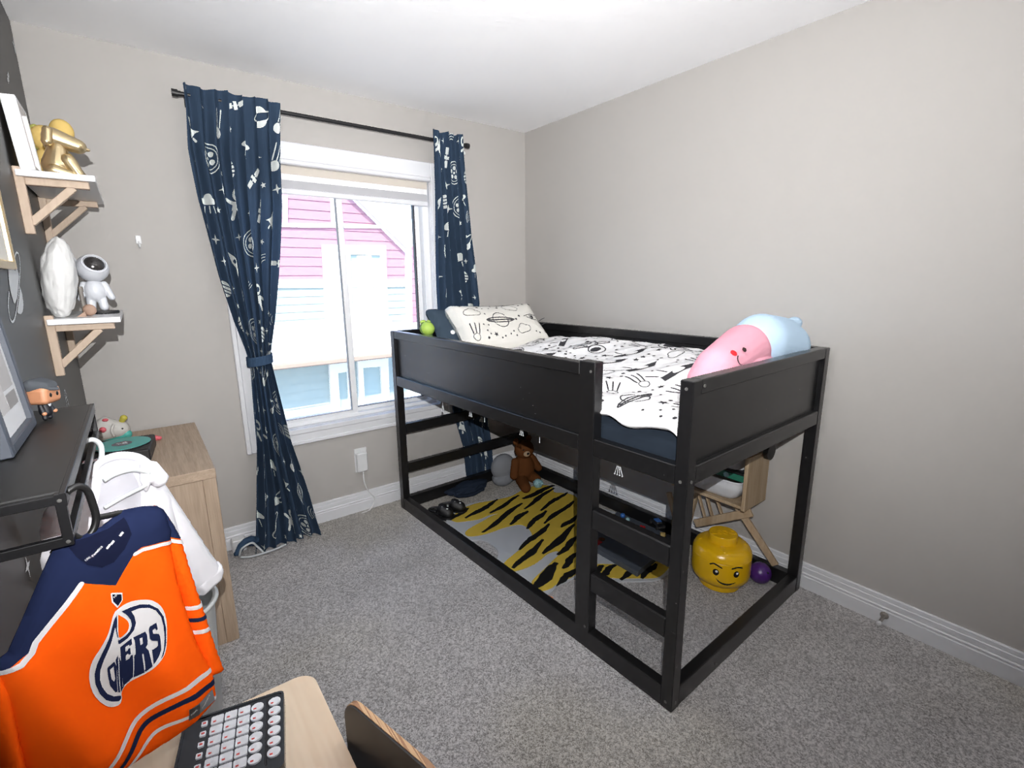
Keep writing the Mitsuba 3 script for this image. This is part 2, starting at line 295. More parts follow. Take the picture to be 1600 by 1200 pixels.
fp = Polygon([(3.425,2.521),(4.564,2.481),(4.473,0.399),(3.308,0.551)]); mf = extr(fp.buffer(0.4).union(sbox(fp.bounds[0], -3.4, fp.bounds[2], fp.bounds[1])), 0.2); mf.apply_transform(XZ); mf.apply_translation((0, 9.3, 0)); part(far, 'wall', mf, 'house_white')
x0, z0, x1, z1 = fp.bounds; k = z0
while k < z1:
    part(far, 'siding_board', bx((x0, 9.06, k), (x1, 9.1, k + 0.18), 0.008), 'siding_red'); k += 0.19

# ---------------------------------------------------------------- blind
matte('blind_beige', (0.60, 0.55, 0.49)); scene['blind_sheer'] = two({'type': 'diffuse', 'reflectance': rgb((0.78, 0.78, 0.79))}); matte('blind_grey', (0.45, 0.45, 0.47))
bl = thing('window_blind', 'white banded roller blind pulled up under the top casing of the window', 'blind')
part(bl, 'cassette', bx((OX0 + 0.005, -0.032, 2.120), (OX1 - 0.005, 0.03, 2.147), 0.006), 'trim_white')
def band(z0, z1, y0, mat, nm): part(bl, nm, bx((OX0 + 0.012, y0 - 0.0012, z0), (OX1 - 0.012, y0 + 0.0012, z1), 0.0005), mat)
band(2.078, 2.122, 0.020, 'blind_beige', 'fabric_band'); band(2.046, 2.078, 0.020, 'blind_sheer', 'sheer_band'); band(2.003, 2.046, 0.020, 'blind_grey', 'fabric_band')
part(bl, 'bottom_rail', bx((OX0 + 0.012, 0.012, 1.972), (OX1 - 0.012, 0.028, 2.003), 0.004), 'trim_white')

# ---------------------------------------------------------------- printed motifs
def circ(x, y, r, n=20): return Point(x, y).buffer(r, quad_segs=n // 4)
def elli(x, y, a, b, rot=0): return aff.rotate(aff.scale(Point(x, y).buffer(1, quad_segs=8), a, b), rot)
def ringof(g, w): return g.difference(g.buffer(-w))
def star(n, r0, r1, rot=90): return Polygon([((r0 if k % 2 == 0 else r1) * math.cos(math.radians(rot + 180 * k / n)), (r0 if k % 2 == 0 else r1) * math.sin(math.radians(rot + 180 * k / n))) for k in range(2 * n)])
def stroke(pts, w): return LineString(pts).buffer(w / 2, quad_segs=2)
def m_sparkle(): return star(4, 0.5, 0.13)
def m_star(): return star(5, 0.5, 0.2)
def m_ringed(): return unary_union([circ(0, 0, 0.36).difference(elli(0, 0, 0.62, 0.13, 20)), ringof(elli(0, 0, 0.68, 0.19, 20), 0.05)])
def m_banded(): return unary_union([circ(0, 0, 0.42).intersection(sbox(-1, y, 1, y + h)) for y, h in ((-0.45, 0.22), (-0.16, 0.12), (0.02, 0.14), (0.22, 0.3))])
def m_dotted(): return unary_union([ringof(circ(0, 0, 0.5), 0.04), ringof(circ(0, 0, 0.38), 0.03)] + [circ(0.2 * math.cos(a), 0.2 * math.sin(a), 0.09) for a in (0.3, 1.5, 2.8, 4.0, 5.2)] + [circ(0, 0, 0.06)])
def m_rocket(): return unary_union([Polygon([(-0.13, -0.35), (0.13, -0.35), (0.15, 0.1), (0, 0.5), (-0.15, 0.1)]).difference(circ(0, 0.08, 0.08)), Polygon([(-0.13, -0.1), (-0.3, -0.42), (-0.13, -0.33)]), Polygon([(0.13, -0.1), (0.3, -0.42), (0.13, -0.33)]), stroke([(0, -0.42), (0, -0.55)], 0.08)])
def m_satellite(): return aff.rotate(unary_union([sbox(-0.09, -0.16, 0.09, 0.16), sbox(-0.5, -0.1, -0.16, 0.1), sbox(0.16, -0.1, 0.5, 0.1), stroke([(-0.16, 0), (0.16, 0)], 0.05)]), 35)
def m_comet(): return aff.rotate(unary_union([circ(0, -0.3, 0.2)] + [stroke([(x, -0.1), (x * 1.6, 0.5)], 0.05) for x in (-0.15, 0, 0.15)]), -25)
def m_astro(): return unary_union([circ(0, 0.28, 0.2).difference(elli(0.03, 0.28, 0.12, 0.09)), Polygon([(-0.16, 0.06), (0.16, 0.06), (0.2, -0.22), (-0.2, -0.22)]), stroke([(-0.15, 0), (-0.38, 0.12)], 0.11), stroke([(0.15, 0), (0.38, -0.12)], 0.11), stroke([(-0.1, -0.22), (-0.16, -0.48)], 0.12), stroke([(0.1, -0.22), (0.2, -0.46)], 0.12)])
def m_ufo(): return unary_union([elli(0, 0, 0.5, 0.14), circ(0, 0.1, 0.2), stroke([(-0.2, -0.2), (-0.28, -0.45)], 0.05), stroke([(0.2, -0.2), (0.28, -0.45)], 0.05), stroke([(0, -0.2), (0, -0.45)], 0.05)])
def m_arcs(): return unary_union([ringof(circ(0, 0, r), 0.035).intersection(sbox(0, 0, 1, 1)) for r in (0.25, 0.38, 0.5)])
def line_art(g, w=0.035): return unary_union([ringof(p, w) for p in polys(g)])
def scatter(w, h, items, gap, seed, n=4000):
    """Motifs strewn over a w x h cloth: a list of polygons."""
    r = random.Random(seed); pts, out = [], []
    smax = max(i[1] for i in items); big = [i for i in items if i[1] > 0.55 * smax]; small = [i for i in items if i[1] <= 0.55 * smax] or big
    for t_ in range(n):
        fn, s, rot = r.choice(big if t_ < n * 0.5 else small); x, y = r.uniform(s * 0.4, w - s * 0.4), r.uniform(s * 0.4, h - s * 0.4)
        if any(math.hypot(x - a, y - b) < 0.5 * (s + t) + gap for a, b, t in pts): continue
        pts.append((x, y, s)); out.append(aff.translate(aff.scale(aff.rotate(fn(), r.uniform(-rot, rot), origin=(0, 0)), s, s, origin=(0, 0)), x, y))
    return out

# ---------------------------------------------------------------- curtains and rod
scene['navy_cloth'] = {'type': 'principledthin', 'base_color': rgb((0.048, 0.078, 0.128)), 'roughness': 0.8, 'diff_trans': 0.7, 'spec_tint': 0.0}
matte('navy_band', (0.038, 0.068, 0.12))
matte('curtain_print', (0.66, 0.70, 0.68)); matte('lining', (0.52, 0.55, 0.57))
rod = thing('curtain_rod', 'black curtain rod across the top of the window', 'curtain rod')
part(rod, 'rod', tube([(-2.13, -0.09, 2.357), (-0.585, -0.09, 2.357)], 0.0105, 14), 'black_metal', 40)
for x, s in ((-2.13, -1), (-0.585, 1)): part(rod, 'finial', tube([(x, -0.09, 2.357), (x + s * 0.012, -0.09, 2.357), (x + s * 0.0125, -0.09, 2.357), (x + s * 0.036, -0.09, 2.357)], [0.0125, 0.0125, 0.0165, 0.0165], 18), 'black_metal', 40)
for x in (-2.10, -0.62): part(rod, 'bracket', cat(bx((x - 0.012, -0.006, 2.325), (x + 0.012, 0, 2.385), 0.002), beam((x, 0, 2.345), (x, -0.09, 2.345), 0.012, 0.006)), 'black_metal')
def interp(z, tab, c): return np.interp(z, [t[0] for t in tab][::-1], [t[c] for t in tab][::-1])
def curtain(label, tab, wc, folds, tie, seed, y0, amp, phase):
    c = thing('curtain', label, 'curtain', 'window curtains'); zt, zb = tab[0][0], tab[-1][0]
    def surf(u, z, lift=0.0):
        xl, xr = interp(z, tab, 1), interp(z, tab, 2); a = interp(z, tab, 3) * amp; cx = u + 0.016 * np.sin(5.1 * z + 9 * u) * np.clip((zt - z) * 3, 0, 1)
        th = 2 * np.pi * folds * cx + phase
        y = y0 - a * (0.62 * np.sin(th) + 0.30 * np.sin(1.83 * th + 1.7 + 0.8 * z) + 0.22 * np.sin(0.41 * th + seed)) + interp(z, tab, 4)
        x = xl + (xr - xl) * (u + 0.16 / folds * np.sin(th + 0.9)) ; return np.stack([x, y - lift, z], 1)
    part(c, 'cloth', gridmesh(lambda u, v: surf(u, zb + (zt - zb) * v + (0.006 * np.sin(2 * np.pi * folds * 0.37 * u + 1) * np.clip((v - 0.9) * 10, 0, 1))), 150, 150), 'navy_cloth', True)
    items = [(m_sparkle, 0.055, 10), (m_sparkle, 0.04, 10), (m_ringed, 0.14, 25), (m_banded, 0.10, 20), (m_dotted, 0.14, 90), (m_rocket, 0.135, 60), (m_satellite, 0.12, 60), (m_comet, 0.13, 30), (m_astro, 0.15, 60), (m_ufo, 0.12, 25), (m_arcs, 0.12, 180), (m_star, 0.035, 30)]
    ms = []
    for g in scatter(wc, zt - zb, items, 0.042, seed):
        ms.append(decal(g, lambda p: surf(p[:, 0] / wc, zb + p[:, 1], 0.0022), 0.012))
    part(c, 'printed_motifs', cat(*ms), 'curtain_print', label='white space motifs printed on the cloth', kind='stuff')
    tz, x0, x1 = tie
    def ring(u, v):
        a = 2 * np.pi * u; return np.stack([(x0 + x1) / 2 + ((x1 - x0) / 2 + 0.006) * np.cos(a), y0 + 0.002 + 0.062 * np.sin(a), tz + (v - 0.5) * 0.05 + 0.008 * np.cos(a)], 1)
    if x1 > x0: part(c, 'tieback', gridmesh(ring, 60, 6), 'navy_band', True, label='plain navy tieback band')
    return c, surf
tabL = [(2.395, -2.128, -1.693, 0.42, -0.022), (2.30, -2.128, -1.70, 0.45, -0.02), (2.124, -2.139, -1.715, 0.9, -0.005), (1.90, -2.128, -1.735, 1, 0), (1.533, -2.083, -1.792, 1, 0), (1.30, -2.040, -1.832, 1, 0), (1.16, -2.006, -1.866, 0.85, 0), (1.09, -1.992, -1.880, 0.72, 0), (1.02, -1.990, -1.872, 0.8, 0), (0.60, -2.010, -1.826, 1.1, 0), (0.28, -2.050, -1.765, 1.15, -0.02), (0.10, -2.080, -1.735, 1.1, -0.04), (0.004, -2.095, -1.715, 0.9, -0.05)]
cL, sL = curtain('navy space print curtain at left of the window, tied back above the floor', tabL, 1.05, 7.5, (1.085, -1.995, -1.877), 3, -0.095, 0.042, 0.4)
tabR = [(2.405, -0.825, -0.602, 0.42, -0.03), (2.30, -0.822, -0.60, 0.45, -0.028), (1.784, -0.81, -0.545, 1, 0.01), (1.305, -0.805, -0.462, 1, 0.03), (1.12, -0.765, -0.50, 0.7, 0.035), (1.0, -0.755, -0.50, 0.6, 0.035), (0.57, -0.722, -0.43, 0.7, 0.035), (0.28, -0.64, -0.385, 0.7, 0.035), (0.004, -0.62, -0.36, 0.8, 0.033)]
cR, sR = curtain('navy space print curtain at right of the window, falling behind the bed head', tabR, 0.9, 6.5, (1.0, 0, 0), 11, -0.088, 0.04, 1.9)
# hem of the left curtain kicked up on the floor, its pale lining showing
hem = tube(spline([(-2.07, -0.10, 0.045), (-2.11, -0.115, 0.075), (-2.15, -0.125, 0.055), (-2.178, -0.125, 0.018)], 30), np.linspace(0.027, 0.013, 31), 20); hem.vertices += (meshkit.fbm(hem.vertices * 28, 3) - 0.5)[:, None] * np.array([0.02, 0.03, 0.03]); hem.vertices[:, 2] = np.maximum(hem.vertices[:, 2], 0.004)
part(cL, 'hem', hem, 'navy_band', True)
lin = [spline([(-2.165, -0.155, 0.02), (-2.15, -0.178, 0.07), (-2.10, -0.175, 0.085), (-2.075, -0.17, 0.05), (-2.05, -0.185, 0.012)], 24), spline([(-2.16, -0.165, 0.014), (-2.10, -0.19, 0.012), (-2.0, -0.19, 0.012), (-1.93, -0.175, 0.014)], 24)]
for l in lin: part(cL, 'lining_edge', tube(l, 0.006, 8), 'lining', True, label='pale lining edge')

# ---------------------------------------------------------------- the loft bed (built along a, b, z and turned into place)
BA, BBL, BH = 1.097, 2.072, 1.192
BT = np.eye(4); BT[:3, 0] = [0.99955, 0.02987, 0]; BT[:3, 1] = [-0.02987, 0.99955, 0]; BT[:3, 3] = [-1.1317, -2.2009, 0]
def bed_pt(P): P = np.asarray(P, float); return P @ BT[:3, :3].T + BT[:3, 3]
def bb(p0, p1, bev=0.003): return moved(bx(p0, p1, bev), BT)
bed = thing('loft_bed', 'black wooden low loft bed with a ladder, standing in the corner by the window', 'bed')
PW = 0.047
for a, b in ((0, 0), (BA - PW, 0), (0, BBL - PW), (BA - PW, BBL - PW)): part(bed, 'post', bb((a, b, 0), (a + PW, b + PW, BH - 0.001)), 'black_paint')
part(bed, 'ladder_post', bb((0, 0.391, 0.075), (PW, 0.468, BH + 0.008)), 'black_paint')
for p0, p1 in (((0.002, PW, 0), (0.045, BBL - PW, 0.08)), ((BA - 0.045, PW, 0), (BA - 0.002, BBL - PW, 0.08)), ((PW, 0.002, 0), (BA - PW, 0.045, 0.08)), ((PW, BBL - 0.045, 0), (BA - PW, BBL - 0.002, 0.08))):
    part(bed, 'floor_rail', bb(p0, p1), 'black_paint')
for p0, p1 in (((0.001, 0.468, 1.145), (PW - 0.004, BBL - PW, BH)), ((BA - PW + 0.004, PW, 1.145), (BA - 0.001, BBL - PW, BH)), ((PW, 0.001, 1.145), (BA - PW, PW - 0.004, BH)), ((PW, BBL - PW + 0.004, 1.145), (BA - PW, BBL - 0.001, BH))):
    part(bed, 'top_rail', bb(p0, p1), 'black_paint')
for p0, p1 in (((0.001, 0.468, 0.847), (PW - 0.004, BBL - PW, 0.910)), ((BA - PW + 0.004, PW, 0.847), (BA - 0.001, BBL - PW, 0.910)), ((PW, 0.001, 0.847), (BA - PW, PW - 0.004, 0.910)), ((PW, BBL - PW + 0.004, 0.847), (BA - PW, BBL - 0.001, 0.910))):
    part(bed, 'panel_rail', bb(p0, p1), 'black_paint')
for p0, p1 in (((0.020, 0.468, 0.905), (0.032, BBL - PW, 1.15)), ((BA - 0.032, PW, 0.905), (BA - 0.020, BBL - PW, 1.15)), ((PW, 0.020, 0.905), (BA - PW, 0.032, 1.15)), ((PW, BBL - 0.032, 0.905), (BA - PW, BBL - 0.020, 1.15))):
    part(bed, 'side_panel', bb(p0, p1, 0.001), 'black_paint')
part(bed, 'guard_rail', bb((0.001, PW, 0.845), (PW - 0.006, 0.391, 0.911)), 'black_paint')
for z in (0.545, 0.272): part(bed, 'ladder_rung', bb((0.002, PW, z), (0.044, 0.391, z + 0.08), 0.005), 'black_paint')
for z in (0.520, 0.250): part(bed, 'end_rung', bb((PW, BBL - 0.045, z), (BA - PW, BBL - 0.006, z + 0.065), 0.004), 'black_paint')
for k in range(11): part(bed, 'slat', bb((0.05, 0.12 + 0.175 * k, 0.868), (BA - 0.05, 0.19 + 0.175 * k, 0.884), 0.002), 'pine')
screw = matte('screw_steel', (0.10, 0.098, 0.095))
for c, ax in (((0.024, -0.0006, 0.862), 1), ((-0.0006, 0.024, 1.165), 0), ((-0.0006, 0.024, 0.862), 0), ((0.062, -0.0006, 1.17), 1), ((-0.0006, 0.41, 1.165), 0), ((-0.0006, 0.41, 0.10), 0), ((-0.0006, 0.024, 0.03), 0), ((0.024, -0.0006, 0.03), 1), ((0.3, -0.0006, 0.03), 1)):
    m = trimesh.creation.cylinder(0.0055, 0.003, sections=12); m.apply_transform(rotm(90, 0, 0) if ax == 1 else rotm(0, 90, 0)); m.apply_translation(c); part(bed, 'screw', moved(m, BT), screw)

# ---------------------------------------------------------------- bedding
matte('sheet_navy', (0.020, 0.027, 0.038)); matte('bedding_white', (0.73, 0.728, 0.735)); matte('bedding_cream', (0.68, 0.665, 0.62)); matte('ink_black', (0.018, 0.018, 0.02)); matte('ink_line', (0.05, 0.05, 0.055)); matte('navy_pillow', (0.045, 0.065, 0.09))
mb = tri(m3.Manifold.hull_points(np.array([(a, b, z) for a, b, z in [(x, y, z) for x in (0.052, 1.045) for y in (0.052, 2.02) for z in (0.886,)]] + [(x, y, z) for x in (0.055, 1.042) for y in (0.055, 2.017) for z in (0.955,)] + [(x, y, 0.992) for x in (0.085, 1.012) for y in (0.085, 1.987)])).refine_to_length(0.022))
nv = meshkit.fbm(np.stack([mb.vertices[:, 0] * 6, mb.vertices[:, 1] * 9 + mb.vertices[:, 2] * 24, mb.vertices[:, 2] * 7], 1), 4)
dirn = np.stack([np.where(mb.vertices[:, 0] < 0.5, -1.0, 1.0) * (np.abs(mb.vertices[:, 0] - 0.548) > 0.46), np.zeros(len(nv)), np.zeros(len(nv))], 1)
mb.vertices += dirn * ((nv - 0.62) * 0.03 + 0.004)[:, None] * (mb.vertices[:, 0] < 0.5)[:, None]
single('mattress', moved(mb, BT), 'sheet_navy', 'mattress in a dark navy fitted sheet on the loft bed', 'mattress', 40)

def duvet_z(a, b):
    n = meshkit.fbm(np.stack([a * 3.4 + 1, b * 3.0, a * 0 + 2.0], 1), 4); w = meshkit.fbm(np.stack([a * 2.0, b * 8 + a * 5, a * 0 + 5], 1), 3)
    top = 1.058 + 0.085 * np.clip((a - 0.18) / 0.6, 0, 1)**1.2 - 0.02 * np.clip((b - 1.1) / 0.5, 0, 1) + 0.055 * (n - 0.5) + 0.03 * (w - 0.5)
    lf = np.clip(a / 0.22, 0, 1); left = 1 - (1 - lf)**2.2; rt = np.clip((1.04 - a) / 0.10, 0, 1); right = 1 - (1 - rt)**2
    ft = np.clip((b - 0.05) / 0.06, 0, 1); front = 1 - (1 - ft)**2; bk = np.clip((1.72 - b) / 0.12, 0, 1); back = 1 - (1 - bk)**2
    lo = 0.985 + 0.05 * np.clip((b - 0.4) / 0.2, 0, 1) * 0 + 0.012 * np.sin(b * 16)
    e = left * right * front * back; return lo + (top - lo) * e
def duvet_fn(p, lift=0.0016):
    a, b = p[:, 0], p[:, 1]; return bed_pt(np.stack([a, b, duvet_z(a, b) + lift], 1))
def dgrid(u, v):
    b = 0.052 + v * 1.67; a = 0.030 + 0.028 * np.sin(b * 13) ** 2 * 0.5 + u * 1.01; return duvet_fn(np.stack([a, b], 1), 0.0)
def skirt(u, v):                                                         # the drooping side seen through the ladder gap, hem tucked under
    b = 0.052 + u * 1.67; a0 = 0.030 + 0.014 * np.sin(b * 13) ** 2; zt = duvet_z(a0, b); s = v
    return bed_pt(np.stack([a0 + 0.035 * s**2 - 0.012 * np.sin(np.pi * s), b, zt - 0.028 * s + 0.004 * np.sin(b * 40) * s], 1))
du = thing('duvet', 'white duvet printed with black astronauts and stars, spread over the loft bed', 'duvet')
part(du, 'cover', cat(gridmesh(dgrid, 130, 200), gridmesh(skirt, 200, 8)), 'bedding_white', True)
def la_astro(): return unary_union([ringof(circ(0, 0.25, 0.25), 0.03), elli(0.04, 0.25, 0.16, 0.11), line_art(Polygon([(-0.18, 0), (0.18, 0), (0.24, -0.3), (-0.24, -0.3)]).buffer(0.03), 0.03), line_art(stroke([(-0.18, -0.06), (-0.45, 0.1)], 0.13), 0.03), line_art(stroke([(0.18, -0.06), (0.45, -0.16)], 0.13), 0.03), line_art(stroke([(-0.1, -0.3), (-0.2, -0.58)], 0.14), 0.03), line_art(stroke([(0.1, -0.3), (0.26, -0.55)], 0.14), 0.03), sbox(-0.08, -0.2, 0.08, -0.16)])
def la_planet(): return unary_union([ringof(circ(0, 0, 0.34), 0.03), ringof(elli(0, 0, 0.62, 0.13, 15), 0.04), stroke([(-0.5, -0.14), (0.5, 0.14)], 0.05)])
def la_rocket(): return unary_union([line_art(m_rocket(), 0.03), stroke([(-0.1, -0.55), (-0.12, -0.75)], 0.03), stroke([(0.1, -0.55), (0.12, -0.75)], 0.03), circ(0, 0.05, 0.07)])
def la_star(): return ringof(star(5, 0.5, 0.22), 0.06)
def la_cloud(): return line_art(unary_union([circ(-0.25, 0, 0.2), circ(0, 0.1, 0.26), circ(0.27, 0, 0.19), sbox(-0.3, -0.2, 0.3, 0)]), 0.03)
def la_shuttle(): return unary_union([Polygon([(-0.55, -0.08), (0.35, -0.1), (0.6, 0.06), (0.3, 0.12), (-0.5, 0.12)]).difference(elli(0.05, 0.04, 0.2, 0.1)), stroke([(-0.5, 0.2), (-0.7, 0.42)], 0.03), stroke([(-0.2, 0.2), (-0.3, 0.45)], 0.03)])
def la_moon(): return line_art(circ(0, 0, 0.4).difference(circ(0.2, 0.1, 0.34)), 0.03)
bed_items = [(la_astro, 0.20, 180), (la_astro, 0.20, 180), (la_planet, 0.17, 40), (la_rocket, 0.16, 90), (la_shuttle, 0.17, 40), (la_shuttle, 0.17, 40), (la_cloud, 0.12, 20), (la_star, 0.055, 40), (m_star, 0.045, 40), (m_star, 0.035, 40), (lambda: circ(0, 0, 0.4), 0.02, 0), (lambda: circ(0, 0, 0.4), 0.014, 0), (la_moon, 0.09, 180), (lambda: line_art(m_comet(), 0.03), 0.12, 60)]
part(du, 'printed_drawings', cat(*[decal(aff.translate(g, 0.06, 0.08), duvet_fn, 0.012) for g in scatter(0.96, 1.56, bed_items, 0.012, 5, 9000)]), 'ink_line', label='black space drawings printed on the cover', kind='stuff')

def pillow_surf(P0, ux, uy, w, h, t, seed):
    ux = np.asarray(ux, float); ux /= np.linalg.norm(ux); uy = np.asarray(uy, float); uy -= ux * (uy @ ux); uy /= np.linalg.norm(uy); n = np.cross(ux, uy); P0 = np.asarray(P0, float)
    fold = lambda p: 0.03 * (meshkit.fbm(np.stack([p[:, 0] * 5, p[:, 1] * 7, p[:, 0] * 0 + seed], 1), 3) - 0.5)
    g = Polygon([(0, 0), (w * 0.5, -0.015), (w, 0.0), (w - 0.012, h * 0.5), (w, h), (w * 0.5, h - 0.018), (0, h), (0.012, h * 0.5)]).buffer(-0.02).buffer(0.02)
    return inflate(g, t, min(w, h) * 0.42, 0.018, lambda u, v, k: bed_pt(P0 + u[:, None] * ux + v[:, None] * uy + np.asarray(k)[:, None] * n), fold)
pw, pf = pillow_surf((0.235, 1.57, 1.085), (0.80, 0.0, -0.01), (-0.06, 0.24, 0.24), 0.66, 0.345, 0.085, 3)
pl = thing('pillow', 'white pillow printed with black space drawings, leaning at the bed head', 'pillow', 'pillows at the bed head'); part(pl, 'cover', pw, 'bedding_cream', True)
part(pl, 'printed_drawings', cat(*[decal(aff.translate(g, 0.03, 0.03), pf, 0.012) for g in scatter(0.60, 0.29, bed_items, 0.012, 21, 4000)]), 'ink_line', label='black space drawings printed on the cover', kind='stuff')
pw, pf = pillow_surf((0.165, 1.73, 1.075), (0.75, 0.0, 0.0), (0.0, 0.19, 0.24), 0.62, 0.31, 0.06, 9)
p2 = thing('pillow', 'dark navy pillow with white star dots, behind the white pillow', 'pillow', 'pillows at the bed head'); part(p2, 'cover', pw, 'navy_pillow', True)
part(p2, 'printed_stars', cat(*[decal(aff.translate(g, 0.03, 0.03), pf, 0.012) for g in scatter(0.56, 0.25, [(lambda: circ(0, 0, 0.4), 0.035, 0), (m_star, 0.05, 40), (m_sparkle, 0.05, 0)], 0.04, 8, 300)]), 'bedding_white', label='white star dots', kind='stuff')

# toys on the bed
satin('lime_plastic', (0.42, 0.62, 0.10), 0.3); matte('lime_dark', (0.10, 0.16, 0.06)); matte('pink_plush', (0.80, 0.38, 0.47)); matte('blue_plush', (0.50, 0.66, 0.82)); matte('cheek_red', (0.72, 0.04, 0.05)); matte('stitch_dark', (0.05, 0.03, 0.03)); matte('cheek_rose', (0.75, 0.25, 0.36))
c = np.array([0.130, 1.835, 1.212])
lt = thing('green_ball_toy', 'small lime green ball toy on the bed beside the navy pillow', 'toy')
part(lt, 'ball', moved(tri(ell(c, (0.045, 0.045, 0.042))), BT), 'lime_plastic', True)
part(lt, 'band', moved(trimesh.creation.torus(0.044, 0.004, 28, 8), BT @ rotm(70, 15, 0, c)), 'lime_dark', True, label='dark green band')
part(lt, 'ear', moved(tri(union(ell(c + [-0.015, 0.02, 0.04], (0.02, 0.012, 0.012)), ell(c + [0.02, 0.02, 0.04], (0.016, 0.012, 0.010)))), BT), 'lime_plastic', True)
part(lt, 'base', moved(tri(ell(c + [0, 0, -0.055], (0.035, 0.035, 0.03))), BT), 'lime_dark', True)
def plush(kind, label, cat_, body, mat, edge=0.014):
    t = thing(kind, label, cat_, None); part(t, 'body', moved(soft(body, edge, 12), BT), mat, True); return t
pk = plush('pink_plush_toy', 'pink round plush toy with a stitched smile at the foot of the bed', 'plush toy', union(hullsph(((0.47, 0.18, 1.15), 0.085), ((0.70, 0.19, 1.20), 0.105), ((0.45, 0.19, 1.10), 0.09), seg=28), ell((0.67, 0.104, 1.172), (0.10, 0.028, 0.016), (0, 0, 3))), 'pink_plush')
def on_ray_disc(c, n, r, th=0.004, sq=1.0):
    d, s, u = frame_of(n); m = tri(ell((0, 0, 0), (r, r * sq, th))); M = np.eye(4); M[:3, 0], M[:3, 1], M[:3, 2], M[:3, 3] = s, u, d, c; m.apply_transform(M); return m
part(pk, 'eye', moved(on_ray_disc((0.527, 0.107, 1.226), (-0.15, -0.80, 0.55), 0.0095), BT), 'stitch_dark', True)
part(pk, 'cheek', moved(on_ray_disc((0.474, 0.121, 1.217), (-0.2, -0.65, 0.75), 0.0135), BT), 'cheek_red', True)
part(pk, 'mouth', moved(tube([np.array((0.490, 0.103, 1.190)) + 0.017 * np.array((math.cos(a) * 0.9, -0.35 * math.sin(a) * -1, math.sin(a))) for a in np.linspace(1.9, 5.0, 14)], 0.002, 6), BT), 'stitch_dark', True)
bp_ = plush('blue_plush_toy', 'large pale blue round plush toy leaning in the corner of the bed foot', 'plush toy', union(hullsph(((0.80, 0.17, 1.225), 0.120), ((0.95, 0.145, 1.195), 0.112), ((0.93, 0.15, 1.235), 0.09), seg=30), hullsph(((0.985, 0.13, 1.285), 0.034), ((1.015, 0.125, 1.293), 0.030))), 'blue_plush')

# ---------------------------------------------------------------- clear photo clips hanging under the bed rail
satin('clear_plastic', (0.55, 0.57, 0.58), 0.1)
def clip(label, a, b, ztop, n):
    k = thing('hanging_clip', label, 'clip', 'clear clips hanging under the bed rails')
    part(k, 'cord', moved(tube([(a, b, 0.848), (a, b, ztop - 0.004)], 0.0012, 6), BT), 'clear_plastic')
    for i in range(n):
        o = 0.009 * (i - (n - 1) / 2); part(k, 'prong', moved(cat(beam((a, b + o * 0.5, ztop), (a, b + o * 1.3, ztop - 0.034), 0.0035, 0.0035), tri(ell((a, b + o * 1.3, ztop - 0.036), 0.0034, seg=10))), BT), 'clear_plastic')
for (q, n, lb) in (([(0.05,1.554,0.802)][0], 3, 'clear plastic clip hanging under the bed rail nearest the window sill'), ([(0.05,1.277,0.836)][0], 3, 'clear plastic clip hanging under the bed rail, second from the window'), ([(0.05,1.152,0.835)][0], 1, 'thin clear strip hanging under the bed rail, third from the window'), ([(0.05,0.864,0.835)][0], 3, 'clear plastic clip hanging under the bed rail above the brown bear'), ([(0.05,0.742,0.832)][0], 1, 'long clear strip hanging under the bed rail right of the bear'), ([(0.05,0.307,0.818)][0], 4, 'clear plastic clip hanging under the guard rail of the ladder')):
    clip(lb, q[0], q[1], min(q[2], 0.845), n)

# ---------------------------------------------------------------- tiger rug
satin('rug_white', (0.62, 0.64, 0.67), 0.5); matte('rug_yellow', (0.52, 0.37, 0.055)); matte('rug_black', (0.012, 0.012, 0.012))
rug_out = blob2([(-0.981,-0.421),(-0.879,-0.385),(-0.771,-0.395),(-0.606,-0.447),(-0.429,-0.438),(-0.296,-0.421),(-0.194,-0.466),(-0.158,-0.55),(-0.142,-0.651),(-0.149,-0.747),(-0.184,-0.925),(-0.149,-1.036),(-0.131,-1.128),(-0.145,-1.315),(-0.209,-1.5),(-0.324,-1.639),(-0.412,-1.691),(-0.536,-1.698),(-0.657,-1.614),(-0.736,-1.557),(-0.756,-1.467),(-0.793,-1.435),(-0.838,-1.434),(-0.953,-1.427),(-1.022,-1.445),(-1.081,-1.43),(-1.095,-1.387),(-1.101,-1.294),(-1.099,-1.157),(-1.075,-1.073),(-1.009,-0.995),(-0.992,-0.901),(-1.011,-0.83),(-1.089,-0.762),(-1.101,-0.653),(-1.061,-0.508)], 240)
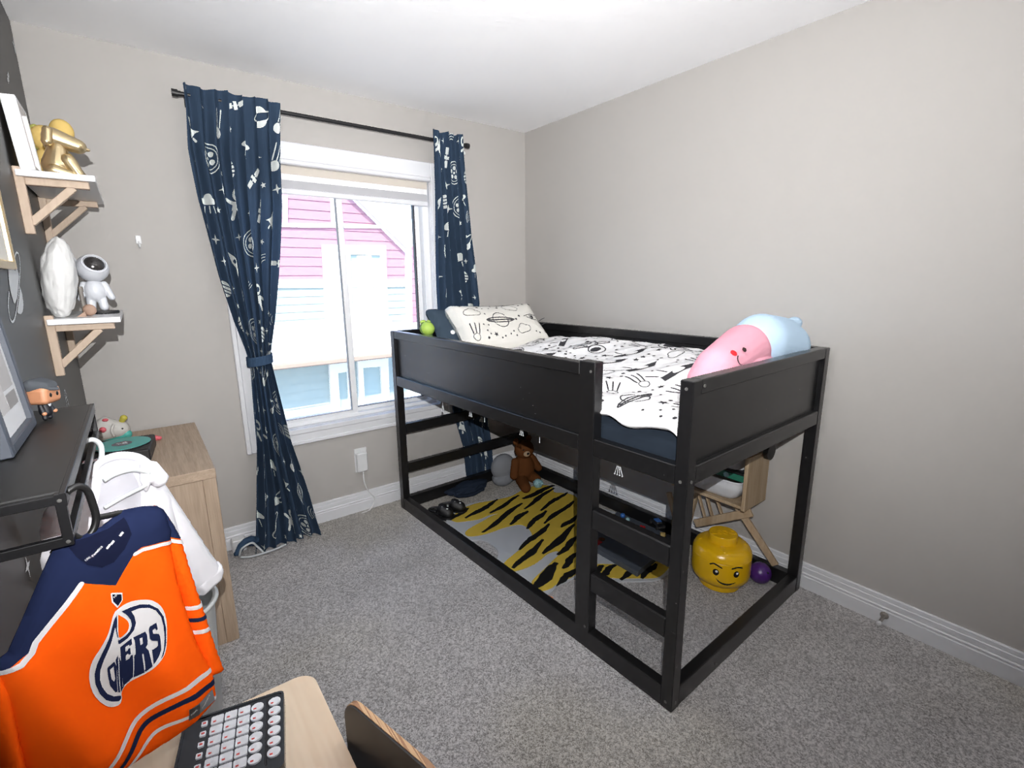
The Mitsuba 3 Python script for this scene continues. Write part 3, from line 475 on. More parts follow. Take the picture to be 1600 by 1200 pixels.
rug_y = blob2([(-1.029,-0.502),(-0.921,-0.432),(-0.784,-0.415),(-0.638,-0.454),(-0.513,-0.473),(-0.368,-0.435),(-0.262,-0.455),(-0.204,-0.495),(-0.203,-0.556),(-0.242,-0.616),(-0.202,-0.665),(-0.172,-0.746),(-0.234,-0.945),(-0.203,-1.056),(-0.158,-1.125),(-0.199,-1.322),(-0.267,-1.499),(-0.344,-1.633),(-0.413,-1.681),(-0.513,-1.691),(-0.608,-1.625),(-0.69,-1.559),(-0.719,-1.51),(-0.716,-1.441),(-0.671,-1.421),(-0.634,-1.445),(-0.578,-1.495),(-0.527,-1.539),(-0.492,-1.456),(-0.518,-1.364),(-0.565,-1.347),(-0.637,-1.361),(-0.693,-1.385),(-0.82,-1.416),(-0.959,-1.422),(-1.03,-1.418),(-1.069,-1.392),(-1.059,-1.344),(-1.016,-1.311),(-0.904,-1.275),(-0.82,-1.245),(-0.759,-1.224),(-0.748,-1.192),(-0.811,-1.183),(-0.875,-1.202),(-0.94,-1.213),(-1.012,-1.208),(-1.074,-1.191),(-1.095,-1.164),(-1.082,-1.13),(-1.034,-1.096),(-0.945,-1.066),(-0.839,-1.034),(-0.776,-1.006),(-0.731,-0.947),(-0.711,-0.877),(-0.731,-0.823),(-0.825,-0.799),(-0.906,-0.796),(-0.98,-0.785),(-1.045,-0.754),(-1.05,-0.713),(-1.017,-0.683),(-0.96,-0.666),(-0.876,-0.648),(-0.801,-0.629),(-0.744,-0.629),(-0.799,-0.608),(-0.878,-0.614),(-0.956,-0.586),(-1.018,-0.553)], 300).intersection(rug_out.buffer(-0.012))
stripe_ends = [(-1.027,-0.509),(-0.863,-0.449),(-0.926,-0.548),(-0.641,-0.467),(-0.768,-0.591),(-0.49,-0.507),(-0.939,-0.758),(-0.554,-0.615),(-0.764,-0.784),(-0.585,-0.722),(-0.713,-0.888),(-0.491,-0.797),(-0.89,-1.047),(-0.594,-0.945),(-1.025,-1.169),(-0.744,-1.065),(-1.076,-1.379),(-0.841,-1.287),(-0.467,-0.559),(-0.177,-0.527),(-0.554,-0.675),(-0.219,-0.565),(-0.486,-0.759),(-0.193,-0.679),(-0.579,-0.905),(-0.251,-0.811),(-0.538,-1.014),(-0.375,-0.974),(-0.808,-1.165),(-0.478,-1.05),(-0.759,-1.224),(-0.556,-1.157),(-0.831,-1.332),(-0.677,-1.278),(-0.956,-1.425),(-0.788,-1.384),(-0.564,-1.197),(-0.314,-1.103),(-0.69,-1.309),(-0.553,-1.336),(-0.428,-1.09),(-0.227,-1.064),(-0.737,-1.461),(-0.655,-1.453),(-0.726,-1.505),(-0.603,-1.484),(-0.662,-1.582),(-0.402,-1.557),(-0.577,-1.64),(-0.428,-1.613),(-0.389,-1.635),(-0.337,-1.628),(-0.4,-1.234),(-0.189,-1.203)]
stripe_widths = [22, 26, 24, 26, 26, 26, 28, 28, 42, 34, 26, 24, 24, 24, 30, 26, 26, 28, 26, 18, 24, 22, 26, 26, 28, 22, 26]
stripes = []
for k, w in enumerate(stripe_widths):
    p, q = np.array(stripe_ends[2 * k]), np.array(stripe_ends[2 * k + 1]); L = np.hypot(*(q - p)); d = (q - p) / L; n = np.array((-d[1], d[0])); sa, sb_ = [], []
    for i in range(13):
        s = i / 12; ww = w * 0.00074 * (math.sin(math.pi * min(max(s, 0.04), 0.96)) ** 0.5) * (0.8 + 0.4 * rng.random()); c = p + d * L * (1.12 * s - 0.06) + n * 0.006 * math.sin(s * 7 + k)
        sa.append(tuple(c + n * ww)); sb_.append(tuple(c - n * ww))
    stripes.append(Polygon(sa + sb_[::-1]).buffer(0))

rug = thing('tiger_rug', 'yellow and black tiger skin rug with a white border, on the carpet under the bed', 'rug')
part(rug, 'backing', extr(rug_out, 0.008, 0.0005), 'rug_white', label='white border')
part(rug, 'pelt', extr(rug_y, 0.0025, 0.008), 'rug_yellow', label='yellow pelt')
part(rug, 'stripes', extr(unary_union(stripes).intersection(rug_out), 0.0022, 0.0098), 'rug_black', label='black stripes', kind='stuff')

# ---------------------------------------------------------------- brown teddy bear, little blue ball, grey cushion, clogs
matte('bear_brown', (0.10, 0.038, 0.014)); matte('bear_light', (0.36, 0.26, 0.17)); satin('bead_black', (0.01, 0.01, 0.01), 0.1); satin('pale_blue', (0.28, 0.48, 0.52), 0.3); matte('grey_plush', (0.20, 0.21, 0.23)); matte('navy_fabric', (0.02, 0.028, 0.045))
B0 = np.array([-0.295, -0.33, 0.0])
bear = thing('teddy_bear', 'brown teddy bear sitting on the carpet under the bed in the corner', 'teddy bear')
def bp_(*x): return B0 + np.array(x)
bm = union(ell(bp_(0, 0, 0.115), (0.088, 0.075, 0.115)), ell(bp_(0, -0.01, 0.27), (0.075, 0.068, 0.072)), ell(bp_(-0.06, 0.01, 0.335), (0.026, 0.014, 0.026)), ell(bp_(0.06, 0.01, 0.335), (0.026, 0.014, 0.026)),
    hullsph((bp_(0.075, 0, 0.18), 0.034), (bp_(0.12, -0.03, 0.10), 0.03)), hullsph((bp_(-0.075, 0, 0.18), 0.034), (bp_(-0.12, -0.04, 0.10), 0.03)), hullsph((bp_(-0.05, -0.04, 0.05), 0.045), (bp_(-0.10, -0.15, 0.04), 0.038)), hullsph((bp_(0.05, -0.03, 0.05), 0.042), (bp_(0.05, -0.09, 0.045), 0.036)))
part(bear, 'body', soft(bm, 0.014, 10), 'bear_brown', True)
part(bear, 'muzzle', tri(ell(bp_(-0.025, -0.072, 0.255), (0.027, 0.018, 0.022))), 'bear_light', True)
part(bear, 'nose', tri(ell(bp_(-0.028, -0.089, 0.262), (0.011, 0.007, 0.008))), 'bead_black', True)
for dx in (-0.052, 0.004): part(bear, 'eye', tri(ell(bp_(dx, -0.069, 0.29), 0.006)), 'bead_black', True)
bb_ = thing('blue_toy_ball', 'little pale blue toy ball on the carpet in front of the brown bear', 'ball')
part(bb_, 'shell', soft(union(ell((-0.272, -0.47, 0.035), 0.035), *[ell((-0.272 + 0.032 * math.cos(a), -0.47 + 0.032 * math.sin(a) - 0.004, 0.042), 0.010, seg=12) for a in np.linspace(0, 6.28, 7)[:-1]]), 0.006, 4), 'pale_blue', True)
part(bb_, 'base', lathe([(0, 0), (0.026, 0), (0.028, 0.008), (0, 0.009)], 20, (-0.272, -0.47, 0.0)), 'dark_rubber')
single('round_cushion', soft(union(ell((-0.44, -0.27, 0.145), (0.10, 0.065, 0.10)), ell((-0.44, -0.27, 0.06), (0.09, 0.07, 0.06))), 0.015, 8), 'grey_plush', 'grey round cushion on the carpet beside the brown bear', 'cushion', True)
nf = trimesh.creation.icosphere(4, 1.0); nf.apply_scale((0.17, 0.075, 0.05)); nf.vertices *= (0.45 + 1.0 * meshkit.fbm(nf.vertices * np.array([9, 22, 30]) + 5, 3))[:, None]; nf.apply_transform(rotm(0, 0, 2, (-0.72, -0.24, 0.045))); nf.vertices[:, 2] = np.maximum(nf.vertices[:, 2], 0.003)
single('crumpled_cloth', nf, 'navy_fabric', 'dark navy cloth crumpled on the carpet below the right curtain', 'cloth', True)
def clog(label, x, y, rz):
    t = thing('clog', label, 'shoe', 'pair of black clogs under the bed'); M = rotm(0, 0, rz, (x, y, 0))
    sole = extr(blob2([(-0.085, -0.028), (-0.05, -0.034), (0.0, -0.03), (0.06, -0.042), (0.10, -0.03), (0.108, 0.0), (0.095, 0.032), (0.04, 0.042), (-0.02, 0.033), (-0.075, 0.03), (-0.09, 0.0)]), 0.02); part(t, 'sole', moved(sole, M), 'black_rubber', 30)
    up = hullsph(((0.065, 0, 0.035), 0.036), ((0.02, 0.004, 0.05), 0.036), ((0.03, -0.004, 0.05), 0.036)) - ell((-0.03, 0, 0.065), (0.05, 0.026, 0.04)); up = up.trim_by_plane([0, 0, 1], 0.016); part(t, 'upper', moved(tri(up), M), 'black_rubber', 35)
    part(t, 'strap', moved(tube([np.array((0.0 + 0.075 * -math.sin(a) - 0.005, 0.033 * math.cos(a), 0.042 - 0.010 * math.sin(a))) for a in np.linspace(0, math.pi, 18)], 0.008, 8), M), 'black_rubber', True)
    for dx, dy in ((0.055, 0.014), (0.07, -0.012), (0.035, -0.016)): part(t, 'charm', moved(tri(ell((dx, dy, 0.079 - 0.25 * (dx - 0.03) * 0.9), (0.007, 0.007, 0.004))), M), 'white_plastic', True)
satin('black_rubber', (0.010, 0.010, 0.011), 0.35)
clog('black clog with white charms, nearer the bed frame of the pair under the bed', -1.048, -0.40, -66)
clog('black clog with white charms, farther of the pair under the bed, nearer the rug', -0.955, -0.385, -52)

# ---------------------------------------------------------------- yellow head-shaped bin and what stands around it
satin('bin_yellow', (0.72, 0.42, 0.008), 0.08); satin('face_black', (0.012, 0.01, 0.008), 0.25); satin('face_white', (0.8, 0.8, 0.8), 0.2); matte('mouth_fill', (0.70, 0.42, 0.02))
hb = thing('head_storage_bin', 'yellow head-shaped plastic storage bin with a smiling face, on the carpet by the ladder', 'storage bin')
HX, HY = -0.290, -1.895
HP = [(0.0, 0.0), (0.088, 0.0), (0.095, 0.004), (0.097, 0.028), (0.102, 0.034), (0.120, 0.046), (0.132, 0.062), (0.136, 0.085), (0.136, 0.172)]
HL = [(0.136, 0.172), (0.1345, 0.174), (0.136, 0.176), (0.134, 0.192), (0.124, 0.212), (0.108, 0.225), (0.080, 0.232), (0.0, 0.233)]
part(hb, 'body', lathe(HP, 64, (HX, HY, 0)), 'bin_yellow', 35); part(hb, 'lid', lathe(HL, 64, (HX, HY, 0)), 'bin_yellow', 35)
st = numbered(hb + '__stud'); put(st, lathe([(0, 0.225), (0.066, 0.225), (0.0665, 0.268), (0.064, 0.272), (0, 0.272)], 48, (HX, HY, 0)), 'bin_yellow', 35)
for a in (0.6, 2.2, 3.75, 5.3): part(hb, 'clip_dimple', tri(ell((HX + 0.1 * math.cos(a), HY + 0.1 * math.sin(a), 0.222), (0.013, 0.013, 0.008))), 'bin_yellow', True)
lt_ = meshkit.text_mesh('LEGO', 0.034, 0.003, True); lt_.apply_translation((-lt_.bounds[:, 0].mean(), -0.017, 0.2718)); put(st + '__lettering', moved(lt_, rotm(0, 0, -42, (HX, HY, 0))), 'bin_yellow')
FA = math.atan2(-1.0, -0.62) - 0.33                                       # the way the face looks
def on_head(p, lift=0.0012):
    u, z = p[:, 0], p[:, 1]; r = np.interp(z, [q[1] for q in HP[4:]] + [q[1] for q in HL[1:6]], [q[0] for q in HP[4:]] + [q[0] for q in HL[1:6]]) + lift
    a = FA + u / 0.136; return np.stack([HX + r * np.cos(a), HY + r * np.sin(a), z], 1)
for sx in (-1, 1):
    e = numbered(hb + '__eye'); put(e, decal(elli(0.046 * sx, 0.130, 0.0135, 0.0165), on_head, 0.005), 'face_black'); put(e + '__glint', decal(circ(0.046 * sx + 0.003, 0.135, 0.0062), lambda p: on_head(p, 0.002), 0.003), 'face_white')
part(hb, 'eyebrow', decal(stroke(spline([(-0.074, 0.163), (-0.055, 0.171), (-0.022, 0.158)], 12), 0.0065), on_head, 0.005), 'face_black')
part(hb, 'eyebrow', decal(stroke(spline([(0.024, 0.160), (0.05, 0.166), (0.074, 0.160)], 12), 0.0065), on_head, 0.005), 'face_black')
part(hb, 'mouth', decal(Polygon(list(map(tuple, spline([(-0.044, 0.098), (-0.02, 0.083), (0.01, 0.079), (0.046, 0.088)], 20))) + list(map(tuple, spline([(0.046, 0.088), (0.012, 0.0715), (-0.022, 0.077), (-0.044, 0.098)], 20)))).buffer(0.0008), on_head, 0.005), 'face_black')
satin('purple_gloss', (0.07, 0.02, 0.16), 0.12)
pb = thing('purple_ball', 'glossy purple toy ball on the carpet between the yellow bin and the bed corner', 'ball')
part(pb, 'ball', tri(ell((-0.135, -2.02, 0.052), 0.052, seg=48)), 'purple_gloss', True)
part(pb, 'valve', tri(ell((-0.15, -2.062, 0.078), 0.0055, seg=12)), 'black_rubber', True)

# wooden toy stand with white trays, against the right wall
ws = thing('toy_stand', 'pine toy stand with a splayed leg and slats, against the right wall under the bed', 'toy stand')
X0, X1, Y0, Y1, ZB, ZT = -0.248, -0.036, -1.965, -1.56, 0.405, 0.665
part(ws, 'side_panel', bx((X0, Y0, ZB - 0.012), (X1, Y0 + 0.018, ZT), 0.002), 'pine'); part(ws, 'side_panel', bx((X0, Y1 - 0.018, ZB - 0.012), (X1, Y1, ZT), 0.002), 'pine')
part(ws, 'shelf_board', bx((X0 + 0.004, Y0 + 0.018, ZB - 0.008), (X1, Y1 - 0.018, ZB + 0.008), 0.002), 'pine'); part(ws, 'back_panel', bx((X1 - 0.008, Y0 + 0.018, ZB), (X1, Y1 - 0.018, ZT - 0.02), 0.001), 'pine')
part(ws, 'leg', beam((-0.150, -1.855, 0.392), (-0.075, -2.062, 0.092), 0.016, 0.034, (0, 0, 1)), 'pine'); part(ws, 'leg', beam((-0.16, -1.49, 0.30), (-0.16, -1.60, 0.004), 0.016, 0.03), 'pine')
part(ws, 'leg', beam((-0.06, -1.62, 0.392), (-0.06, -1.55, 0.004), 0.016, 0.03), 'pine'); part(ws, 'crossbar', beam((-0.150, -1.955, 0.358), (-0.150, -1.66, 0.175), 0.014, 0.042), 'pine')
for yt, yb, zb in ((-1.88, -1.905, 0.335), (-1.745, -1.80, 0.262), (-1.69, -1.745, 0.232), (-1.64, -1.705, 0.205)): part(ws, 'slat', beam((-0.136, yt, 0.392), (-0.136, yb - 0.012, zb - 0.01), 0.010, 0.018, (1, 0, 0)), 'pine')
satin('tray_white', (0.62, 0.63, 0.66), 0.2); satin('lid_green', (0.02, 0.16, 0.10), 0.3)
tr = thing('storage_tray', 'white plastic tray with a rounded bottom, on the shelf of the pine toy stand', 'tray')
tp = [(x, z) for x, z in [(-0.10, 0.085), (-0.094, 0.03), (-0.07, 0.006), (0.07, 0.006), (0.094, 0.03), (0.10, 0.085)]]
def tray(u, v):
    a = 2 * np.pi * u; sx = np.sign(np.cos(a)) * np.abs(np.cos(a))**0.35; sy = np.sign(np.sin(a)) * np.abs(np.sin(a))**0.35; k = 0.70 + 0.30 * np.clip(v * 1.6, 0, 1)**0.6
    return np.stack([-0.145 + 0.098 * sx * k, -1.765 + 0.165 * sy * k, 0.416 + 0.10 * v], 1)
part(tr, 'shell', cat(gridmesh(tray, 64, 12), gridmesh(lambda u, v: tray(u, v * 0) * v[:, None] + np.array([-0.145, -1.765, 0.416]) * (1 - v)[:, None], 64, 4)), 'tray_white', True)
part(tr, 'rim', tube(np.vstack([tray(np.linspace(0, 1, 64), np.ones(64))]), 0.005, 8), 'tray_white', True)
gb = thing('green_box', 'dark green box with a black lid inside the pine toy stand', 'box')
part(gb, 'base', bx((-0.225, -1.935, 0.525), (-0.06, -1.76, 0.560), 0.004), 'lid_green'); part(gb, 'lid', bx((-0.228, -1.938, 0.560), (-0.057, -1.757, 0.570), 0.003), 'black_rubber')
part(gb, 'emblem', tri(ell((-0.226, -1.85, 0.543), (0.002, 0.014, 0.014))), 'pale_blue', True); part(gb, 'tub', lathe([(0, 0), (0.06, 0), (0.066, 0.075), (0.062, 0.075), (0.056, 0.004), (0, 0.004)], 36, (-0.145, -1.85, 0.5705)), 'tray_white', 35)
kn = thing('disc_knob', 'black half-round disc on top of the pine toy stand side panel', 'knob'); km = trimesh.creation.cylinder(0.040, 0.022, sections=36); km.apply_transform(rotm(90, 0, 0, (-0.085, -1.98, 0.668)))
put(kn, km, 'black_rubber', 35)

# grey play board with small toys, lying over the rug
satin('board_grey', (0.085, 0.10, 0.125), 0.4); satin('toy_red', (0.42, 0.008, 0.012), 0.25); satin('toy_blue', (0.03, 0.13, 0.42), 0.2); satin('toy_gold', (0.45, 0.33, 0.12), 0.3); satin('orange_plastic', (0.75, 0.22, 0.03), 0.25)
pbd = thing('play_board', 'dark grey flat play board lying over the rug behind the ladder', 'play board')
bo = [(-0.590, -1.622), (-0.585, -1.262), (-0.172, -1.135), (-0.160, -1.560)]
part(pbd, 'panel', extr(Polygon(bo).buffer(0.004), 0.03, 0.012), 'board_grey'); part(pbd, 'red_patch', extr(Polygon([(-0.586, -1.335), (-0.520, -1.325), (-0.522, -1.283), (-0.582, -1.290)]), 0.0015, 0.0422), 'toy_red', label='red printed patch'); part(pbd, 'dark_spot', extr(circ(-0.50, -1.30, 0.018), 0.0015, 0.0422), 'bear_brown', label='dark red spot')
q = [(-0.209,-1.207,0.055),(-0.223,-1.258,0.055),(-0.238,-1.376,0.055),(-0.151,-1.397,0.055),(-0.189,-1.434,0.055),(-0.197,-1.493,0.055)]
tv = thing('toy_marble', 'shiny blue toy marble on the play board', 'toy', 'toy marbles on the play board'); put(tv, tri(ell((q[0][0], q[0][1], 0.058), 0.0155)), 'toy_blue', True)
tv = thing('toy_marble', 'pale blue toy marble beside the darker one on the play board', 'toy', 'toy marbles on the play board'); put(tv, tri(ell((q[1][0], q[1][1], 0.056), 0.0135)), 'pale_blue', True)
def brick(label, x, y, z, w, l, h, mat, rz, nx, ny):
    t = thing('toy_brick', label, 'toy brick', 'loose toy bricks under the bed'); M = rotm(0, 0, rz, (x, y, z)); part(t, 'block', moved(bx((-w / 2, -l / 2, 0), (w / 2, l / 2, h), 0.001), M), mat)
    for i in range(nx):
        for j in range(ny): part(t, 'stud', moved(lathe([(0, 0), (w / nx * 0.3, 0), (w / nx * 0.3, h * 0.18), (0, h * 0.18)], 14, ((i + 0.5) * w / nx - w / 2, (j + 0.5) * l / ny - l / 2, h)), M), mat)
brick('bright red toy brick on the play board', q[2][0], q[2][1], 0.0425, 0.032, 0.032, 0.02, 'toy_red', 20, 2, 2)
tc = thing('toy_car', 'small black toy car with a blue roof on the play board', 'toy car'); M = rotm(0, 0, 65, (q[3][0] + 0.02, q[3][1] - 0.01, 0.0425))
part(tc, 'body', moved(tri(bxm((-0.06, -0.024, 0.008), (0.06, 0.024, 0.026), 0.006) + bxm((-0.03, -0.02, 0.02), (0.03, 0.02, 0.04), 0.008)), M), 'black_rubber', 30); part(tc, 'roof', moved(bx((-0.022, -0.017, 0.039), (0.022, 0.017, 0.043), 0.002), M), 'toy_blue')
for a in (-0.038, 0.038):
    for b in (-0.025, 0.025): w_ = trimesh.creation.cylinder(0.0105, 0.008, sections=18); w_.apply_transform(rotm(90, 0, 0, (a, b, 0.0105))); part(tc, 'wheel', moved(w_, M), 'dark_rubber', 35)
brick('small gold toy brick on the play board by the bed post', q[5][0], q[5][1], 0.0425, 0.022, 0.03, 0.016, 'toy_gold', 40, 1, 2)
b0 = [(-1.062,-1.48,0.008)][0]
brick('orange toy brick on the carpet by the edge of the rug', b0[0], b0[1], 0.0, 0.028, 0.028, 0.018, 'orange_plastic', 15, 2, 2)

# ---------------------------------------------------------------- wall fittings
pw_ = thing('wall_outlet', 'white wall outlet with a plug-in adapter below the window', 'outlet')
part(pw_, 'plate', bx((-1.438, -0.006, 0.270), (-1.355, 0, 0.432), 0.003), 'white_plastic'); part(pw_, 'adapter', bx((-1.432, -0.036, 0.277), (-1.362, -0.006, 0.405), 0.006), 'white_plastic')
single('power_cord', tube(spline([(-1.397, -0.030, 0.277), (-1.396, -0.034, 0.20), (-1.37, -0.03, 0.13), (-1.335, -0.028, 0.07), (-1.37, -0.035, 0.006), (-1.44, -0.06, 0.006)], 50), 0.0042, 8), 'white_plastic', 'white cord running from the adapter down to the carpet', 'cord', True)
ds = thing('door_stop', 'brass spring door stop with a white tip on the right baseboard', 'door stop'); yd = -2.503
part(ds, 'base', moved(lathe([(0, 0), (0.016, 0), (0.016, 0.004), (0.008, 0.010), (0, 0.010)], 24), rotm(0, -90, 0, (-0.015, yd, 0.045))), satin('steel_brushed', (0.22, 0.20, 0.18), 0.25), 30)
part(ds, 'spring', tube([(-0.022 - 0.055 * t, yd + 0.0055 * math.cos(40 * t * 1.6), 0.045 + 0.0055 * math.sin(40 * t * 1.6) - 0.006 * t) for t in np.linspace(0, 1, 110)], 0.0014, 5), 'steel_brushed', True)
part(ds, 'tip', moved(lathe([(0, 0), (0.0085, 0), (0.009, 0.010), (0.006, 0.014), (0, 0.0145)], 20), rotm(0, -90, 0, (-0.077, yd, 0.039))), 'white_plastic', 35)
wh = thing('adhesive_hook', 'small white adhesive hook on the window wall left of the curtain', 'hook'); hx, hz = -2.378, 1.690
part(wh, 'plate', bx((hx - 0.011, -0.005, hz - 0.008), (hx + 0.011, 0, hz + 0.030), 0.004), 'white_plastic', 30); part(wh, 'hook', tube(spline([(hx, -0.005, hz + 0.004), (hx, -0.010, hz - 0.018), (hx, -0.022, hz - 0.022), (hx, -0.026, hz - 0.008)], 24), 0.0045, 10), 'white_plastic', True)
rc = thing('plastic_block', 'white plastic block on the carpet against the baseboard beside the oak cabinet', 'block'); part(rc, 'body', tri(bxm((-2.185, -0.078, 0.0), (-2.115, -0.018, 0.075), 0.006)), 'white_plastic'); part(rc, 'ridge', bx((-2.187, -0.06, 0.015), (-2.183, -0.03, 0.06), 0.001), 'trim_white')

# ---------------------------------------------------------------- wall shelves on the charcoal wall and what stands on them
satin('shelf_white', (0.80, 0.81, 0.82), 0.2)
def wall_shelf(label, zt, y0, y1):
    t = thing('wall_shelf', label, 'shelf', 'white wall shelves on wood brackets')
    part(t, 'board', bx((-W + 0.008, y0, zt - 0.019), (-W + 0.199, y1, zt), 0.0015), 'shelf_white', label='white board')
    for yb in (y0 + 0.02, y1 - 0.075):
        b = numbered(t + '__bracket'); put(b, bx((-W, yb, zt - 0.192), (-W + 0.024, yb + 0.026, zt + 0.012), 0.002), 'aspen')
        put(b + '__arm', bx((-W + 0.024, yb, zt - 0.042), (-W + 0.180, yb + 0.026, zt - 0.0195), 0.002), 'aspen')
        put(b + '__brace', beam((-W + 0.018, yb + 0.013, zt - 0.158), (-W + 0.138, yb + 0.013, zt - 0.040), 0.022, 0.022), 'aspen')
wall_shelf('upper white wall shelf on light wood brackets, holding the gold dog', 1.848, -0.795, -0.20)
wall_shelf('lower white wall shelf on light wood brackets, holding the white lamp', 1.383, -0.795, -0.20)

matte('picture_beige', (0.55, 0.45, 0.40)); scene['gold_metal'] = {'type': 'principled', 'base_color': rgb((0.62, 0.49, 0.29)), 'metallic': 0.9, 'roughness': 0.28}
matte('yellow_plush', (0.70, 0.50, 0.17)); matte('yellow_green', (0.55, 0.55, 0.16))
fr = thing('white_box_frame', 'thick white box frame leaning on the wall at the near end of the upper shelf', 'picture frame')
MF = rotm(0, -3.5, 0, (-W + 0.020, 0, 1.849))
def fbx(p0, p1, mat, nm): part(fr, nm, moved(bx(p0, p1, 0.002), MF), mat)
fbx((0, -0.782, 0), (0.036, -0.762, 0.215), 'shelf_white', 'stile'); fbx((0, -0.60, 0), (0.036, -0.58, 0.215), 'shelf_white', 'stile'); fbx((0, -0.762, 0), (0.036, -0.60, 0.018), 'shelf_white', 'rail'); fbx((0, -0.762, 0.197), (0.036, -0.60, 0.215), 'shelf_white', 'rail'); fbx((0.003, -0.762, 0.018), (0.024, -0.60, 0.197), 'picture_beige', 'picture')
dz = 1.848
dog = thing('gold_dog', 'shiny gold sitting dog figurine on the upper wall shelf', 'figurine'); yd_ = -0.66
db = union(hullsph(((-2.578, yd_, dz + 0.042), 0.041), ((-2.568, yd_, dz + 0.098), 0.026)), hullsph(((-2.545, yd_ - 0.022, dz + 0.058), 0.022), ((-2.524, yd_ - 0.024, dz + 0.016), 0.016)), hullsph(((-2.545, yd_ + 0.022, dz + 0.058), 0.020), ((-2.520, yd_ + 0.024, dz + 0.016), 0.016)), hullsph(((-2.585, yd_ - 0.034, dz + 0.022), 0.020), ((-2.545, yd_ - 0.038, dz + 0.013), 0.012)), hullsph(((-2.585, yd_ + 0.034, dz + 0.022), 0.020), ((-2.545, yd_ + 0.038, dz + 0.013), 0.012)))
part(dog, 'body', soft(db, 0.006, 6), 'gold_metal', True)
part(dog, 'head', tri(hullsph(((-2.574, yd_, dz + 0.132), 0.031), ((-2.514, yd_, dz + 0.112), 0.0235), seg=36)), 'gold_metal', True)
part(dog, 'ear', tri(union(*[hullsph(((-2.584, yd_ + s * 0.024, dz + 0.148), 0.014), ((-2.590, yd_ + s * 0.030, dz + 0.112), 0.015)) for s in (-1, 1)])), 'gold_metal', 40)
part(dog, 'collar', moved(trimesh.creation.torus(0.0235, 0.0028, 32, 8), rotm(0, 15, 0, (-2.567, yd_, dz + 0.100))), 'gold_metal', True); part(dog, 'nose', tri(hullsph(((-2.498, yd_, dz + 0.106), 0.008), ((-2.488, yd_, dz + 0.104), 0.005))), 'gold_metal', True)
yp = thing('yellow_plush_toy', 'fuzzy yellow plush toy behind the gold dog on the upper shelf', 'plush toy')
part(yp, 'body', soft(union(ell((-2.612, -0.36, dz + 0.082), (0.05, 0.04, 0.08)), ell((-2.575, -0.37, dz + 0.10), (0.04, 0.035, 0.05))), 0.01, 6), 'yellow_plush', True)
part(yp, 'head', soft(union(ell((-2.618, -0.37, dz + 0.185), (0.042, 0.035, 0.045)), ell((-2.563, -0.385, dz + 0.215), (0.036, 0.032, 0.042))), 0.01, 6), 'yellow_plush', True); part(yp, 'trim', tri(ell((-2.640, -0.35, dz + 0.19), (0.025, 0.03, 0.045))), 'yellow_green', True, label='greenish fuzzy edge')

z2 = 1.383
satin('stone_white', (0.80, 0.80, 0.79), 0.4); satin('astro_white', (0.62, 0.64, 0.68), 0.12); satin('visor_dark', (0.03, 0.028, 0.028), 0.06); satin('wood_pink', (0.46, 0.30, 0.22), 0.5)
eg = trimesh.creation.icosphere(4, 1.0); ne = meshkit.fbm(eg.vertices * 2.6 + 4, 3) - 0.5; nf_ = meshkit.noise(eg.vertices * 7 + 9) - 0.5; eg.vertices *= (1 + 0.16 * ne + 0.07 * nf_)[:, None]; eg.apply_scale((0.048, 0.056, 0.137)); eg.apply_transform(rotm(0, 7, 0, (-2.627, -0.69, z2 + 0.134)))
eg.vertices[:, 2] = np.maximum(eg.vertices[:, 2], z2 + 0.001)
single('stone_lamp', eg, 'stone_white', 'tall white egg-shaped stone lamp at the near end of the lower wall shelf', 'lamp', 25)
wt = thing('wooden_toy', 'small rounded wooden toy between the white lamp and the astronaut', 'toy'); part(wt, 'wheel', moved(tri(ell((0, 0, 0), (0.021, 0.012, 0.021))), rotm(0, 0, -20, (-2.566, -0.655, z2 + 0.0215))), 'wood_pink', True); part(wt, 'wedge', tri(m3.Manifold.hull_points(np.array([(-2.602, -0.69, z2), (-2.602, -0.65, z2), (-2.575, -0.69, z2), (-2.575, -0.65, z2), (-2.578, -0.68, z2 + 0.018), (-2.578, -0.66, z2 + 0.018)]))), 'wood_pink')
sb_t = thing('silver_tube', 'thin silver tube standing on the lower shelf behind the wooden toy', 'tube'); part(sb_t, 'tube', lathe([(0, 0), (0.007, 0), (0.007, 0.085), (0, 0.085)], 16, (-2.588, -0.54, z2)), 'steel_brushed', 35); part(sb_t, 'cap', lathe([(0, 0.085), (0.009, 0.085), (0.009, 0.105), (0, 0.105)], 16, (-2.588, -0.54, z2)), 'steel_brushed', 35)
AX, AY = -2.548, -0.50
asn = thing('astronaut_figurine', 'white astronaut figurine with a dark visor on a black disc on the lower shelf', 'figurine')
part(asn, 'disc', lathe([(0, 0), (0.046, 0), (0.048, 0.004), (0.046, 0.011), (0, 0.011)], 40, (AX + 0.016, AY, z2)), 'black_rubber', 35, label='black disc base')
ab = union(ell((AX, AY, z2 + 0.088), (0.036, 0.030, 0.044)), *[hullsph(((AX + s * 0.016, AY, z2 + 0.058), 0.016), ((AX + s * 0.019, AY - 0.004, z2 + 0.024), 0.014)) for s in (-1, 1)], *[hullsph(((AX + s * 0.030, AY, z2 + 0.112), 0.013), ((AX + s * 0.047, AY - 0.006, z2 + 0.062), 0.012)) for s in (-1, 1)], ell((AX, AY + 0.028, z2 + 0.095), (0.026, 0.018, 0.034)))
part(asn, 'suit', soft(ab, 0.006, 5), 'astro_white', True)
hv = np.array((0.30, -0.80, 0.52)); hv /= np.linalg.norm(hv); hc = np.array((AX + 0.004, AY, z2 + 0.172))
hd_ = ell(hc, 0.051, seg=48) - ell(hc + hv * 0.052, 0.036, seg=40); part(asn, 'helmet', tri(hd_), 'astro_white', 40)
